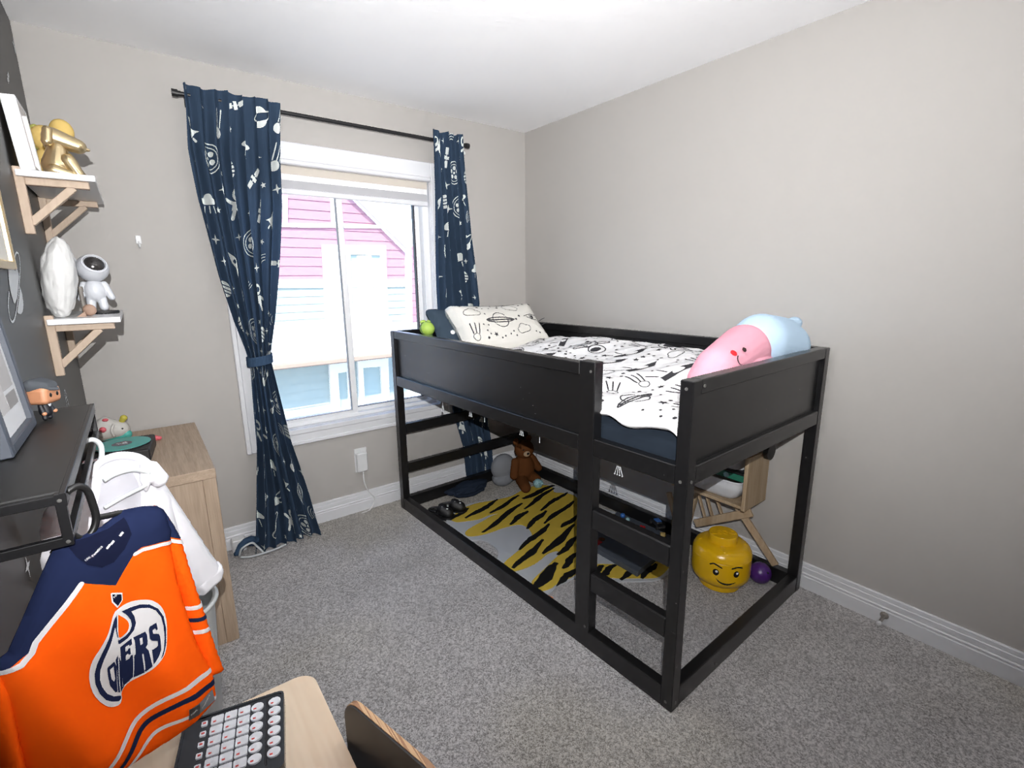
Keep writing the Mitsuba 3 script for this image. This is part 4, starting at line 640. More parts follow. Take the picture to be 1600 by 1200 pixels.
part(asn, 'visor', tri(ell(hc + hv * 0.010, 0.039, seg=40)), 'visor_dark', True, label='dark glossy visor'); vr = trimesh.creation.torus(0.0372, 0.003, 40, 8); d_, s_, u_ = frame_of(hv); M = np.eye(4); M[:3, 0], M[:3, 1], M[:3, 2], M[:3, 3] = s_, u_, d_, hc + hv * 0.0335; vr.apply_transform(M); part(asn, 'visor_rim', vr, 'astro_white', True)
part(asn, 'ear_cap', tri(union(ell(hc + np.array((-0.046, 0.0, 0.012)), (0.013, 0.018, 0.018)), hullsph((hc + np.array((-0.045, 0, 0.02)), 0.007), (hc + np.array((-0.052, 0, 0.044)), 0.006)))), 'astro_white', 40)

# ---------------------------------------------------------------- white decals and the gold frame on the charcoal wall
matte('decal_white', (0.60, 0.62, 0.64))
def on_left(p): return np.stack([p[:, 0] * 0 - W + 0.0012, p[:, 0], p[:, 1]], 1)
pd = thing('planet_decal', 'white ringed planet wall decal left of the lower shelf', 'wall decal', 'white space decals on the charcoal wall')
ZP = lambda l: l
body_ = blob2([(-1.184,1.554),(-1.12,1.568),(-1.076,1.553),(-1.063,1.519),(-1.114,1.482),(-1.199,1.451),(-1.224,1.458),(-1.226,1.497)])
lobe_ = blob2([(-1.082,1.497),(-1.077,1.467),(-1.097,1.438),(-1.139,1.422),(-1.179,1.421),(-1.202,1.431),(-1.159,1.454)])
ring_ = stroke(list(map(tuple, spline([(-1.102,1.54),(-1.054,1.576),(-1.008,1.587),(-0.991,1.573),(-1.033,1.532),(-1.136,1.468),(-1.236,1.42),(-1.29,1.407),(-1.311,1.419),(-1.295,1.449),(-1.251,1.479)], 80))), 0.006)
part(pd, 'print', cat(decal(body_.difference(ring_.buffer(0.004)), on_left, 0.02), decal(lobe_.difference(ring_.buffer(0.004)), on_left, 0.02), decal(ring_, on_left, 0.02)), 'decal_white')
for (q, s, fn, lb) in (([(-1.688,0.934)][0], 0.055, m_sparkle, 'white sparkle wall decal beside the orange jersey'), ([(-0.422,2.21)][0], 0.075, m_satellite, 'white satellite wall decal above the upper shelf'), ([(-0.037,2.434)][0], 0.075, m_star, 'small white star wall decal high on the charcoal wall near the corner'), ([(-0.642,1.091)][0], 0.06, None, 'small white rocket arch wall decal just above the black hanging shelf')):
    g = fn() if fn else unary_union([stroke([(0.32 * math.cos(a), 0.1 + 0.4 * math.sin(a)) for a in np.linspace(0, math.pi, 14)], 0.12), stroke([(-0.32, 0.1), (-0.36, -0.5)], 0.14), stroke([(0.32, 0.1), (0.36, -0.5)], 0.14), circ(0, 0.05, 0.1)])
    single('wall_decal', decal(aff.translate(aff.scale(g, s, s, origin=(0, 0)), *q), on_left, 0.02), 'decal_white', lb, 'wall decal', group='white space decals on the charcoal wall')
gf = thing('gold_picture_frame', 'thin gold picture frame on the charcoal wall at the left edge', 'picture frame')
for p0, p1 in (((-W, -1.225, 1.535), (-W + 0.02, -1.205, 1.93)), ((-W, -1.52, 1.535), (-W + 0.02, -1.50, 1.93)), ((-W, -1.50, 1.535), (-W + 0.02, -1.225, 1.555)), ((-W, -1.50, 1.91), (-W + 0.02, -1.225, 1.93))): part(gf, 'moulding', bx(p0, p1, 0.003), 'gold_metal')
part(gf, 'picture', bx((-W, -1.50, 1.555), (-W + 0.010, -1.225, 1.91), 0.001), 'bedding_cream')

# ---------------------------------------------------------------- black hanging shelf with rail
XF, YA, YB, ZR = -2.55, -2.082, -1.405, 1.20
satin('black_board', (0.022, 0.022, 0.022), 0.28)
rk_ = thing('hanging_shelf', 'black wall shelf with a clothes rail under its front edge, at left', 'shelf')
part(rk_, 'board', bx((-W, YA + 0.012, ZR - 0.016), (XF - 0.004, YB, ZR), 0.002), 'black_board')
part(rk_, 'front_edge', bx((XF - 0.006, YA, ZR - 0.020), (XF + 0.002, YB, ZR + 0.001), 0.001), 'black_metal')
for y in (YA, YB - 0.012):
    part(rk_, 'end_bar', bx((-W, y, ZR - 0.016), (XF, y + 0.012, ZR - 0.002), 0.001), 'black_metal'); part(rk_, 'end_bar', bx((-W, y, ZR - 0.082), (XF, y + 0.012, ZR - 0.068), 0.001), 'black_metal'); part(rk_, 'end_post', bx((XF - 0.012, y, ZR - 0.082), (XF, y + 0.012, ZR), 0.001), 'black_metal')
part(rk_, 'rail', bx((XF - 0.010, YA, ZR - 0.082), (XF, YB, ZR - 0.068), 0.001), 'black_metal')
part(rk_, 'screw', tri(ell((XF - 0.006, YA - 0.001, ZR - 0.010), (0.003, 0.0015, 0.003), seg=12)), screw); part(rk_, 'screw', tri(ell((XF - 0.006, YA - 0.001, ZR - 0.075), (0.003, 0.0015, 0.003), seg=12)), screw)
satin('frame_slate', (0.055, 0.065, 0.085), 0.3); matte('mat_white', (0.66, 0.67, 0.69))
pf_ = thing('collage_frame', 'dark slate photo collage frame standing on the black hanging shelf', 'picture frame')
MC = rotm(0, -4.5, 0, (-2.655, -1.84, ZR + 0.001))
for p0, p1 in (((0, 0, 0), (0.022, 0.020, 0.34)), ((0, 0.242, 0), (0.022, 0.262, 0.34)), ((0, 0.020, 0), (0.022, 0.242, 0.020)), ((0, 0.020, 0.32), (0.022, 0.242, 0.34))): part(pf_, 'moulding', moved(bx(p0, p1, 0.002), MC), 'frame_slate')
part(pf_, 'mat', moved(bx((0, 0.020, 0.020), (0.012, 0.242, 0.32), 0.001), MC), 'mat_white')
for k, (a, b, c, d, v) in enumerate([(0.045, 0.062, 0.125, 0.118, 0.52), (0.132, 0.062, 0.218, 0.090, 0.30), (0.045, 0.126, 0.095, 0.176, 0.56), (0.102, 0.098, 0.218, 0.176, 0.45), (0.045, 0.184, 0.125, 0.245, 0.26), (0.132, 0.184, 0.218, 0.30, 0.34), (0.045, 0.252, 0.125, 0.30, 0.42)]):
    part(pf_, 'photo', moved(bx((0.012, a, b), (0.0132, c, d), 0.0003), MC), matte(f'photo_grey_{k}', (v, v * 0.98, v * 0.98)))
satin('skin_vinyl', (0.52, 0.24, 0.13), 0.25); matte('cap_grey', (0.075, 0.082, 0.092)); satin('suit_black', (0.012, 0.012, 0.016), 0.3)
fg = thing('cap_figurine', 'small big-headed vinyl figurine in a grey flat cap on the black hanging shelf', 'figurine'); F0 = rotm(0, 0, -30, (-2.622, -1.53, ZR)) @ np.diag([0.84, 0.84, 0.84, 1.0])
def fpart(nm, m, mat, sm=True): part(fg, nm, moved(tri(m), F0), mat, sm)
fpart('head', hullsph(*[((x, y, z), 0.013) for x in (-0.013, 0.015) for y in (-0.017, 0.017) for z in (0.058, 0.080)]), 'skin_vinyl'); fpart('cap', union(hullsph(((-0.010, -0.016, 0.094), 0.018), ((-0.010, 0.016, 0.094), 0.018), ((0.018, -0.012, 0.092), 0.012), ((0.018, 0.012, 0.092), 0.012)), hullsph(((0.022, -0.014, 0.087), 0.005), ((0.022, 0.014, 0.087), 0.005), ((0.038, 0.0, 0.083), 0.004))), 'cap_grey', 40)
fpart('hair', hullsph(((-0.020, -0.022, 0.078), 0.008), ((-0.020, 0.022, 0.078), 0.008), ((-0.020, 0.0, 0.062), 0.008)), 'cap_grey')
for s in (-1, 1): fpart('eye', ell((0.0275, s * 0.011, 0.069), (0.002, 0.0045, 0.006), seg=16), 'bead_black')
fpart('coat', union(hullsph(((0, 0, 0.042), 0.013), ((0, 0, 0.022), 0.014)), *[hullsph(((0, s * 0.013, 0.040), 0.006), ((0.006, s * 0.017, 0.024), 0.0055)) for s in (-1, 1)]), 'suit_black', 40); fpart('leg', union(*[hullsph(((0, s * 0.007, 0.018), 0.006), ((0.001, s * 0.008, 0.006), 0.006)) for s in (-1, 1)]), 'suit_black', 40)
fpart('shirt', ell((0.0125, 0, 0.043), (0.002, 0.005, 0.007), seg=14), 'mat_white'); fpart('hand', union(*[ell((0.009, s * 0.018, 0.020), 0.0055, seg=14) for s in (-1, 1)]), 'skin_vinyl')

# ---------------------------------------------------------------- clothes on hangers
JA = math.radians(29.9); JD = np.array([math.cos(JA), math.sin(JA), 0]); JN = np.array([math.sin(JA), -math.cos(JA), 0])
def cloth_frame(P0):
    P0 = np.array(P0, float); return lambda s, z, n: P0 + np.asarray(s)[:, None] * JD + np.asarray(n)[:, None] * JN + (np.asarray(z) - P0[2])[:, None] * np.array([0, 0, 1.0])
JF = cloth_frame((-2.55, -2.05, 1.1)); SF = cloth_frame((-2.55, -1.60, 1.1))
def jt(pts, r, fr, n=0.0, k=60, sides=10):
    q = spline(pts, k); return tube(fr(q[:, 0], q[:, 1], np.full(len(q), n)), r, sides)
satin('hanger_black', (0.012, 0.012, 0.012), 0.2)
matte('jersey_orange', (0.92, 0.105, 0.006)); matte('jersey_navy', (0.014, 0.020, 0.055)); matte('jersey_white', (0.66, 0.65, 0.66)); matte('jersey_inside', (0.008, 0.010, 0.026)); matte('tag_grey', (0.16, 0.165, 0.18))
hg = thing('clothes_hanger', 'black plastic hanger on the rail, holding the orange jersey', 'hanger', 'hangers on the rail')
HK = [(-0.0102,1.1677),(-0.0084,1.1783),(0.0008,1.1908),(0.0143,1.1935),(0.0242,1.183),(0.0278,1.1576),(0.0285,1.1354),(0.0232,1.1192),(0.0138,1.1097),(0.0038,1.1106),(-0.0043,1.1214),(-0.0111,1.1292)]
part(hg, 'hook', jt(HK, 0.0052, JF, 0.0), 'hanger_black', True)
part(hg, 'arm', jt([(0.0265,1.1341),(0.0454,1.1294),(0.0652,1.1245),(0.0852,1.1079),(0.1075,1.0849)], 0.0048, JF, -0.002), 'hanger_black', True)
part(hg, 'arm', jt([(p[0], p[1]) for p in [(-0.0098,1.1275),(-0.0178,1.1179),(-0.0254,1.1104),(-0.0311,1.1041)]], 0.0048, JF, -0.002), 'hanger_black', True)
jb = Polygon([(-0.0274,1.1168),(-0.0163,1.1171),(0.0079,1.115),(0.0343,1.1169),(0.054,1.1253),(0.0661,1.1299),(0.0736,1.1287),(0.0948,1.1236),(0.1175,1.1143),(0.1273,1.1),(0.1326,1.0623),(0.1261,1.0352),(0.1275,0.9695),(0.1344,0.8908),(0.1433,0.8183),(0.163,0.7391),(0.1613,0.6719),(0.1118,0.6615),(0.0587,0.6688),(0.0016,0.6815),(-0.0528,0.6972)] + [(-0.118, 0.70), (-0.120, 0.80), (-0.122, 0.90), (-0.124, 0.955), (-0.120, 0.985)] + [(-0.1023,0.9932),(-0.0749,1.0384),(-0.0482,1.0837)]).buffer(0.004).buffer(-0.004)
jfold = lambda p: 0.011 * np.sin(p[:, 0] * 46 + 3 * np.sin(p[:, 1] * 7)) * np.clip((1.08 - p[:, 1]) / 0.25, 0.1, 1) + 0.012 * (meshkit.fbm(np.stack([p[:, 0] * 9, p[:, 1] * 6, p[:, 0] * 0 + 2], 1), 3) - 0.5)
je = thing('hockey_jersey', 'orange hockey jersey with a navy yoke and drop-shaped crest on the black hanger', 'jersey')
_, jsurf = inflate(jb, 0.030, 0.06, 0.02, JF, jfold, 0.8)
def jdec(nm, g, mat, lift=0.0014, h=0.006, label=None): part(je, nm, decal(g, lambda p: jsurf(p, lift), h), mat, True, label)
jp = lambda l: l
yoke = Polygon([(-0.136,0.9579),(-0.1236,1.0285),(-0.0725,1.0524),(-0.0305,1.1258),(0.0655,1.1382),(0.1244,1.1234),(0.1564,1.0344),(0.1485,1.0295),(0.1257,1.0469),(0.0991,1.0586),(0.0686,1.0666),(0.0573,1.0633),(0.022,1.0256),(-0.0201,1.0566),(-0.0429,1.0344),(-0.0804,0.9981),(-0.0866,0.987),(-0.1133,0.9763)]).buffer(0).intersection(jb)
jm, _ = inflate(jb.difference(yoke), 0.030, 0.06, 0.0065, JF, jfold, 0.8, jb); part(je, 'body', jm, 'jersey_orange', True)
jm, _ = inflate(yoke, 0.030, 0.06, 0.0065, JF, jfold, 0.8, jb); part(je, 'yoke', jm, 'jersey_navy', True, 'navy shoulder yoke')
neck = Polygon([(-0.0188,1.1163),(0.0075,1.113),(0.0356,1.114),(0.0592,1.1228),(0.0586,1.0954),(0.0443,1.0775),(0.0258,1.0649),(0.0083,1.066),(-0.008,1.08),(-0.0164,1.0979)]).intersection(jb.buffer(-0.0004)); jdec('neck_lining', neck, 'jersey_inside', 0.0020, label='dark neck lining')
for pts_, w_ in (([(-0.0202,1.0556),(-0.0432,1.0324),(-0.0806,0.9972),(-0.0869,0.9851),(-0.0997,0.9764),(-0.1202,0.9748)], 0.0068), ([(0.056,1.0616),(0.0689,1.0628),(0.0995,1.0546),(0.1252,1.0433),(0.1501,1.0247)], 0.0062)): jdec('piping', stroke(pts_, w_).intersection(jb.buffer(-0.0004)), 'jersey_white', 0.0024, label='white piping')
def jstripe(l, w, mat, lift, label): jdec('stripe', stroke(list(map(tuple, spline(l, 30))), w).intersection(jb.buffer(-0.0006)), mat, lift, label=label)
jstripe([(0.1849,0.7465),(0.1685,0.748),(0.1449,0.7516),(0.1035,0.7685),(0.059,0.7777),(0.024,0.7702),(0.0019,0.7576),(-0.038,0.7321),(-0.0762,0.7122)], 0.0095, 'jersey_white', 0.0014, 'white hem stripe')
jstripe([(0.1801,0.7138),(0.1637,0.7158),(0.1229,0.734),(0.0829,0.7502),(0.0462,0.7515),(0.0195,0.7425),(-0.0175,0.7094),(-0.0452,0.6883)], 0.0105, 'jersey_navy', 0.0014, 'navy hem stripe')
jstripe([(0.1755,0.6823),(0.1588,0.6835),(0.1178,0.7005),(0.0851,0.7112),(0.0499,0.7202),(0.0276,0.7152),(-0.0018,0.692)], 0.0080, 'jersey_white', 0.0014, 'lower white hem stripe')
C0 = lambda l: l
crest_w = blob2([(0.0119,0.9868),(0.0248,0.9889),(0.0406,0.9845),(0.0596,0.9736),(0.0722,0.9619),(0.0823,0.9443),(0.0866,0.9232),(0.0851,0.9014),(0.0778,0.8793),(0.0678,0.8641),(0.0514,0.8544),(0.0345,0.8499),(0.0185,0.8479),(0.01,0.8425),(0.0055,0.8332),(0.0051,0.8225),(0.0013,0.8148),(-0.0066,0.8167),(-0.0163,0.8269),(-0.0256,0.8464),(-0.0312,0.8685),(-0.0321,0.8902),(-0.0297,0.9089),(-0.0241,0.9249),(-0.015,0.9383),(-0.0046,0.955),(0.0023,0.9705),(0.0072,0.9814)], 200)
navy_l = Polygon([(0.0123,0.9799),(0.0083,0.9765),(0.0035,0.9665),(-0.0031,0.9498),(-0.013,0.9304),(-0.0203,0.9136),(-0.025,0.8966),(-0.0257,0.8784),(-0.0224,0.8564),(-0.016,0.8386),(-0.0081,0.828),(0.0004,0.8212),(0.0038,0.8241),(0.0037,0.8291),(-0.0052,0.8353),(-0.0129,0.8477),(-0.0179,0.8651),(-0.0195,0.8814),(-0.0176,0.8987),(-0.0117,0.9169),(-0.0029,0.9371),(0.004,0.9569),(0.0067,0.9631),(0.0066,0.9528),(0.0068,0.9317),(0.0085,0.9312),(0.0078,0.9415),(0.0081,0.958),(0.0108,0.9706)])
navy_r = Polygon([(0.02,0.9816),(0.0345,0.9779),(0.0505,0.9715),(0.0647,0.9608),(0.0767,0.9437),(0.0829,0.9236),(0.0824,0.9012),(0.0752,0.8789),(0.0644,0.8644),(0.0485,0.8568),(0.0321,0.8546),(0.0195,0.852),(0.0102,0.8468),(0.0048,0.8361),(0.0063,0.8435),(0.0152,0.8506),(0.0261,0.8525),(0.0443,0.8553),(0.0578,0.8601),(0.0682,0.8725),(0.076,0.8899),(0.0794,0.9079),(0.0786,0.9266),(0.0721,0.9442),(0.0623,0.9565),(0.048,0.9665),(0.0335,0.9714),(0.0363,0.9599),(0.0357,0.9485),(0.03,0.9398),(0.0189,0.9331),(0.0081,0.9303),(0.0076,0.9374),(0.0166,0.939),(0.024,0.942),(0.029,0.9491),(0.0297,0.9588),(0.0265,0.9695)]).buffer(0)
drop_o = blob2([(0.0144,0.9795),(0.0214,0.9683),(0.0255,0.9569),(0.0229,0.9471),(0.0169,0.9427),(0.009,0.9422),(0.0106,0.9604)], 60)
def cl(pts): return Polygon(pts).buffer(0)
L_O = cl([(-0.0091,0.8958),(-0.0004,0.9022),(0.0023,0.8895),(0.0003,0.8392),(-0.0025,0.8418),(-0.0076,0.8581),(-0.009,0.8808)]).difference(cl([(-0.0062,0.8902),(-0.0015,0.8933),(-0.0004,0.8669),(-0.0021,0.8624),(-0.005,0.8701)]))
L_I = cl([(0.0012,0.9039),(0.0043,0.9114),(0.004,0.8935),(0.0034,0.8356),(0.0012,0.8384),(0.0024,0.8819)])
L_L = cl([(0.0053,0.9078),(0.0086,0.8897),(0.0072,0.845),(0.0045,0.8363),(0.005,0.8916)])
L_E = cl([(0.008,0.924),(0.0242,0.929),(0.0232,0.9186),(0.0198,0.9182),(0.0193,0.9214),(0.0142,0.92),(0.0137,0.911),(0.0168,0.9116),(0.0179,0.9146),(0.0201,0.9137),(0.0196,0.9024),(0.0173,0.9025),(0.0165,0.9058),(0.0136,0.9046),(0.013,0.8943),(0.0177,0.8952),(0.0195,0.8999),(0.0221,0.8993),(0.02,0.8549),(0.0079,0.8452),(0.0078,0.8665),(0.0075,0.8992)])
L_R = cl([(0.0269,0.9291),(0.0457,0.9249),(0.0472,0.9183),(0.0447,0.9025),(0.0406,0.899),(0.0439,0.8909),(0.0451,0.8584),(0.0356,0.8548),(0.0362,0.8892),(0.0337,0.8951),(0.0338,0.8541),(0.0208,0.8537),(0.0236,0.896),(0.0259,0.8974),(0.028,0.9214)]).difference(cl([(0.035,0.9204),(0.0397,0.9195),(0.0383,0.9085),(0.0341,0.9084)]))
L_S = cl([(0.0524,0.9228),(0.055,0.9269),(0.0679,0.9237),(0.0675,0.9121),(0.0645,0.9116),(0.0636,0.9172),(0.0578,0.9175),(0.0572,0.9117),(0.0666,0.9038),(0.068,0.8977),(0.0635,0.8761),(0.0565,0.868),(0.0473,0.8607),(0.0491,0.8879),(0.0517,0.8863),(0.0533,0.8869),(0.0564,0.8858),(0.0602,0.8865),(0.0617,0.8939),(0.0519,0.9032),(0.0502,0.9083)])
cr_ = numbered(je + '__crest'); labels[cr_] = {'label': 'white drop-shaped crest with navy lettering'}
put(cr_, decal(crest_w, lambda p: jsurf(p, 0.0016), 0.006), 'jersey_white', True)
put(cr_ + '__outline', cat(decal(navy_l, lambda p: jsurf(p, 0.0026), 0.004), decal(navy_r, lambda p: jsurf(p, 0.0026), 0.004)), 'jersey_navy'); put(cr_ + '__drop', decal(drop_o, lambda p: jsurf(p, 0.0026), 0.004), 'jersey_orange')
put(cr_ + '__lettering', cat(*[decal(g, lambda p: jsurf(p, 0.0026), 0.004) for g in (L_O, L_I, L_L, L_E, L_R, L_S)]), 'jersey_navy')
def word(s, h, at, ang): return aff.translate(aff.rotate(text2d(s, h), ang, origin=(0, 0)), *at)
def jword(nm, s, h, px, ang, mat, lift): part(je, nm, decal(word(s, h, px, ang), lambda p: jsurf(p, lift), 0.003), mat)
bdg = [(0.0126,1.0177),(0.0266,1.0086),(0.0248,0.9979),(0.0165,0.9918),(0.0114,1.0046)]; bg_ = cl(bdg); jdec('badge', bg_.buffer(0.0012), 'jersey_white', 0.0018, 0.003, label='small shield badge'); jdec('badge', bg_.buffer(-0.001), 'jersey_inside', 0.0026, 0.003)
jword('badge_lettering', 'NHL', 0.0038, (bdg[0][0] + 0.0015, bdg[4][1] + 0.004), 24, 'jersey_white', 0.0034)
nk = [(-0.0188,1.0885),(-0.0086,1.0859),(0.0015,1.0867),(0.023,1.0914),(0.0404,1.0991)]
jword('neck_print', 'NHL', 0.0030, nk[1], 14, 'jersey_white', 0.0032); jword('neck_print', 'Fanatics', 0.0034, nk[2], 26, 'jersey_white', 0.0032)
for a, b in ((152, 852), (158, 847), (172, 834)): q = [(0.021,1.0902),(0.0277,1.0933),(0.0425,1.1003)][(152, 158, 172).index(a)]; jdec('neck_print', aff.rotate(sbox(q[0], q[1], q[0] + 0.007, q[1] + 0.003), 34), 'jersey_white', 0.0032, 0.003)
tg = cl([(0.0878,0.7287),(0.1469,0.7125),(0.1494,0.6845),(0.0874,0.7032)]); jdec('hem_tag', tg, 'tag_grey', 0.0026, label='grey hem tag')
jdec('hem_tag', cl([(0.0878,0.7287),(0.1086,0.7223),(0.1083,0.6962),(0.0874,0.7032)]), 'suit_black', 0.0034, 0.004); tq = [(0.09,0.7122),(0.1134,0.7046)]; jword('tag_lettering', 'NHL', 0.0046, tq[0], 14, 'jersey_white', 0.0042); jword('tag_lettering', 'Fanatics', 0.0044, tq[1], 14, 'jersey_white', 0.0040)
def sleeve(outl, nfr, back):
    g = Polygon(outl).buffer(0.003).buffer(-0.003); m, sf = inflate(g, 0.022, 0.022, 0.007, lambda s, z, n: JF(s, z, n + nfr), lambda p: 0.008 * (meshkit.fbm(np.stack([p[:, 0] * 16, p[:, 1] * 9, p[:, 0] * 0 + back], 1), 3) - 0.5)); k = numbered(je + '__sleeve'); put(k, m, 'jersey_orange', True); return k, g, sf
k, g, sf = sleeve([(0.1185,1.1139),(0.1297,1.1013),(0.1422,1.065),(0.1518,1.0277),(0.158,0.9642),(0.1661,0.901),(0.1734,0.8446),(0.1819,0.7732),(0.1922,0.708),(0.1475,0.7255),(0.1414,0.7721),(0.1369,0.8261),(0.1343,0.8978),(0.1232,0.9722),(0.1158,1.0408)], -0.010, 1)
put(k + '__shoulder', decal(Polygon([(0.1045,1.1323),(0.1368,1.1179),(0.167,1.0236),(0.1492,1.0343),(0.1262,1.0504),(0.0991,1.0586)]).intersection(g.buffer(-0.0003)), lambda p: sf(p, 0.0016), 0.005), 'jersey_navy', True); put(k + '__piping', decal(stroke([(0.0984,1.054),(0.1253,1.0445),(0.1548,1.0235)], 0.0062).intersection(g.buffer(-0.0003)), lambda p: sf(p, 0.0024), 0.005), 'jersey_white', True)
for pts, w, mat in (([(0.1235,0.8985),(0.1717,0.886)], 0.0085, 'jersey_white'), ([(0.1244,0.8732),(0.1752,0.8563)], 0.0080, 'jersey_navy'), ([(0.1275,0.846),(0.1789,0.8274)], 0.0085, 'jersey_white')):
    put(numbered(k + '__stripe'), decal(stroke(pts, w).intersection(g.buffer(-0.0005)), lambda p: sf(p, 0.0014), 0.005), mat, True)
k, g, sf = sleeve([(-0.112, 0.975), (-0.120, 0.99), (-0.136, 0.95), (-0.139, 0.86), (-0.140, 0.72), (-0.116, 0.72), (-0.110, 0.86), (-0.105, 0.94)], -0.004, 4)

# white shirt behind it
matte('shirt_white', (0.74, 0.74, 0.78)); satin('hanger_white', (0.66, 0.70, 0.71), 0.2)
wg = thing('clothes_hanger', 'white plastic hanger on the rail, holding the white shirt', 'hanger', 'hangers on the rail')
part(wg, 'hook', jt([(-0.024,1.1331),(-0.0246,1.1437),(-0.0146,1.1538),(0.0026,1.1543),(0.014,1.14),(0.0143,1.1184),(0.0047,1.0909),(-0.0079,1.0678),(-0.0141,1.0455)], 0.0055, SF, 0.0), 'hanger_white', True)
part(wg, 'arm', jt([(-0.0096,1.0654),(0.0143,1.0716),(0.05,1.0692),(0.0795,1.0514),(0.0804,1.0478)], 0.0050, SF, 0.036), 'hanger_white', True); part(wg, 'arm', jt([(-0.0101,1.0625),(-0.0355,1.0498),(-0.0719,1.028),(-0.0985,1.0034)], 0.0050, SF, -0.004), 'hanger_white', True)
part(wg, 'bar', jt([(-0.0185,1.0036),(0.0246,1.0131),(0.0731,1.0206)], 0.0042, SF, 0.036), 'hanger_white', True)
wsr = thing('white_shirt', 'white short-sleeved shirt hanging behind the orange jersey', 'shirt')
wb_ = Polygon([(-0.1229,0.9493),(-0.1199,0.992),(-0.107,1.0296),(-0.0796,1.0494),(-0.0454,1.0616),(-0.0158,1.0802),(0.0121,1.0974),(0.0516,1.0959),(0.0901,1.0724),(0.1215,1.0234),(0.1459,0.9552),(0.15,0.8528),(0.1502,0.7196),(0.1412,0.5671),(0.1285,0.4117),(-0.1312,0.6055)] + [(-0.128, 0.70), (-0.132, 0.85), (-0.130, 0.93)]).buffer(0.004).buffer(-0.004)
wfold = lambda p: 0.010 * np.sin(p[:, 0] * 52 + 2 * np.sin(p[:, 1] * 9)) * np.clip((1.05 - p[:, 1]) / 0.2, 0.1, 1) + 0.02 * (meshkit.fbm(np.stack([p[:, 0] * 8, p[:, 1] * 8, p[:, 0] * 0 + 7], 1), 3) - 0.5)
wm, wsf = inflate(wb_, 0.026, 0.05, 0.009, SF, wfold, 0.8); part(wsr, 'body', wm, 'shirt_white', True)
g = Polygon([(0.098,1.0662),(0.1203,1.0359),(0.1401,0.9809),(0.1804,0.8712),(0.2135,0.7768),(0.244,0.6947),(0.2331,0.662),(0.1768,0.6451),(0.1558,0.6868),(0.1429,0.7626),(0.1224,0.8671),(0.1007,0.9698)]).buffer(0.003).buffer(-0.003)
m_, sfs = inflate(g, 0.024, 0.028, 0.008, lambda s, z, n: SF(s, z, n - 0.004), lambda p: 0.012 * (meshkit.fbm(np.stack([p[:, 0] * 10, p[:, 1] * 10, p[:, 0] * 0 + 3], 1), 3) - 0.5)); ks = numbered(wsr + '__sleeve'); put(ks, m_, 'shirt_white', True)
cuff = Polygon([(0.242,0.7082),(0.2462,0.683),(0.2344,0.6571),(0.1763,0.6415),(0.1648,0.675),(0.1756,0.698)]).buffer(0.002); m_, _ = inflate(cuff, 0.026, 0.016, 0.006, lambda s, z, n: SF(s, z, n - 0.004)); put(ks + '__cuff', m_, 'shirt_white', True)
def coll(px_, w, n):
    q = spline(px_, 40); P = SF(q[:, 0], q[:, 1], np.full(len(q), n)); t = tube(P, w * (0.7 + 0.3 * np.sin(np.linspace(0, 3.1, len(q)))), 12); return t
part(wsr, 'collar', coll([(-0.017,1.0729),(0.0021,1.098),(0.0393,1.1034),(0.0807,1.0857),(0.1077,1.0525),(0.121,1.0201)], 0.0095, 0.006), 'shirt_white', True)
fl, _ = inflate(Polygon([(0.0748,1.0845),(0.1069,1.0663),(0.1288,1.0205),(0.1189,1.0071),(0.1001,1.0045),(0.0848,1.0209),(0.0736,1.0054),(0.0668,1.0348)]).buffer(0.002), 0.010, 0.012, 0.006, lambda s, z, n: SF(s, z, n + 0.030)); part(wsr, 'collar_flap', fl, 'shirt_white', True)
inn = Polygon([(-0.0094,1.0591),(0.0146,1.0652),(0.0542,1.0611),(0.0631,1.0297),(0.068,0.9977),(0.0502,0.9043),(0.0385,0.8762),(-0.0308,0.914),(-0.0302,0.9933)]).intersection(wb_.buffer(-0.001)); matte('shirt_inside', (0.60, 0.60, 0.65)); part(wsr, 'open_front', decal(inn, lambda p: wsf(p, 0.0015), 0.008), 'shirt_inside', True, label='inside of the back seen through the open neck')

# ---------------------------------------------------------------- oak cabinet, record player, toys, basket
cb_ = thing('oak_cabinet', 'light oak cabinet against the window wall and the charcoal wall', 'cabinet'); cx0, cx1, cy0, cy1, ch = -2.664, -2.268, -0.842, -0.022, 0.778
part(cb_, 'top', bx((cx0, cy0, ch - 0.040), (cx1, cy1, ch), 0.002), 'oak_along'); part(cb_, 'side_panel', bx((cx0, cy0 + 0.003, 0.0), (cx1 - 0.048, cy0 + 0.025, ch - 0.040), 0.0015), 'oak_vertical'); part(cb_, 'side_panel', bx((cx0, cy1 - 0.022, 0.0), (cx1 - 0.048, cy1, ch - 0.040), 0.0015), 'oak_vertical')
part(cb_, 'corner_post', bx((cx1 - 0.048, cy0 + 0.001, 0.0), (cx1 - 0.002, cy0 + 0.030, ch - 0.040), 0.0015), 'oak_vertical'); part(cb_, 'back_panel', bx((cx0, cy0 + 0.02, 0.05), (cx0 + 0.008, cy1 - 0.02, ch - 0.04), 0.001), 'oak_vertical'); part(cb_, 'plinth', bx((cx0 + 0.004, cy0 + 0.006, 0.0), (cx1 - 0.006, cy1 - 0.006, 0.05), 0.0015), 'oak_along')
for y0_, y1_ in ((cy0 + 0.033, -0.434), (-0.430, cy1 - 0.004)):
    dk = numbered(cb_ + '__door'); put(dk, bx((cx1 - 0.022, y0_, 0.054), (cx1 - 0.003, y1_, ch - 0.043), 0.0015), 'oak_vertical'); ky = y1_ - 0.04 if y0_ < -0.6 else y0_ + 0.04; put(dk + '__knob', lathe([(0, 0), (0.007, 0), (0.006, 0.012), (0.011, 0.018), (0.009, 0.024), (0, 0.025)], 18).apply_transform(rotm(0, 90, 0, (cx1 - 0.003, ky, 0.55))), 'black_metal', 35)
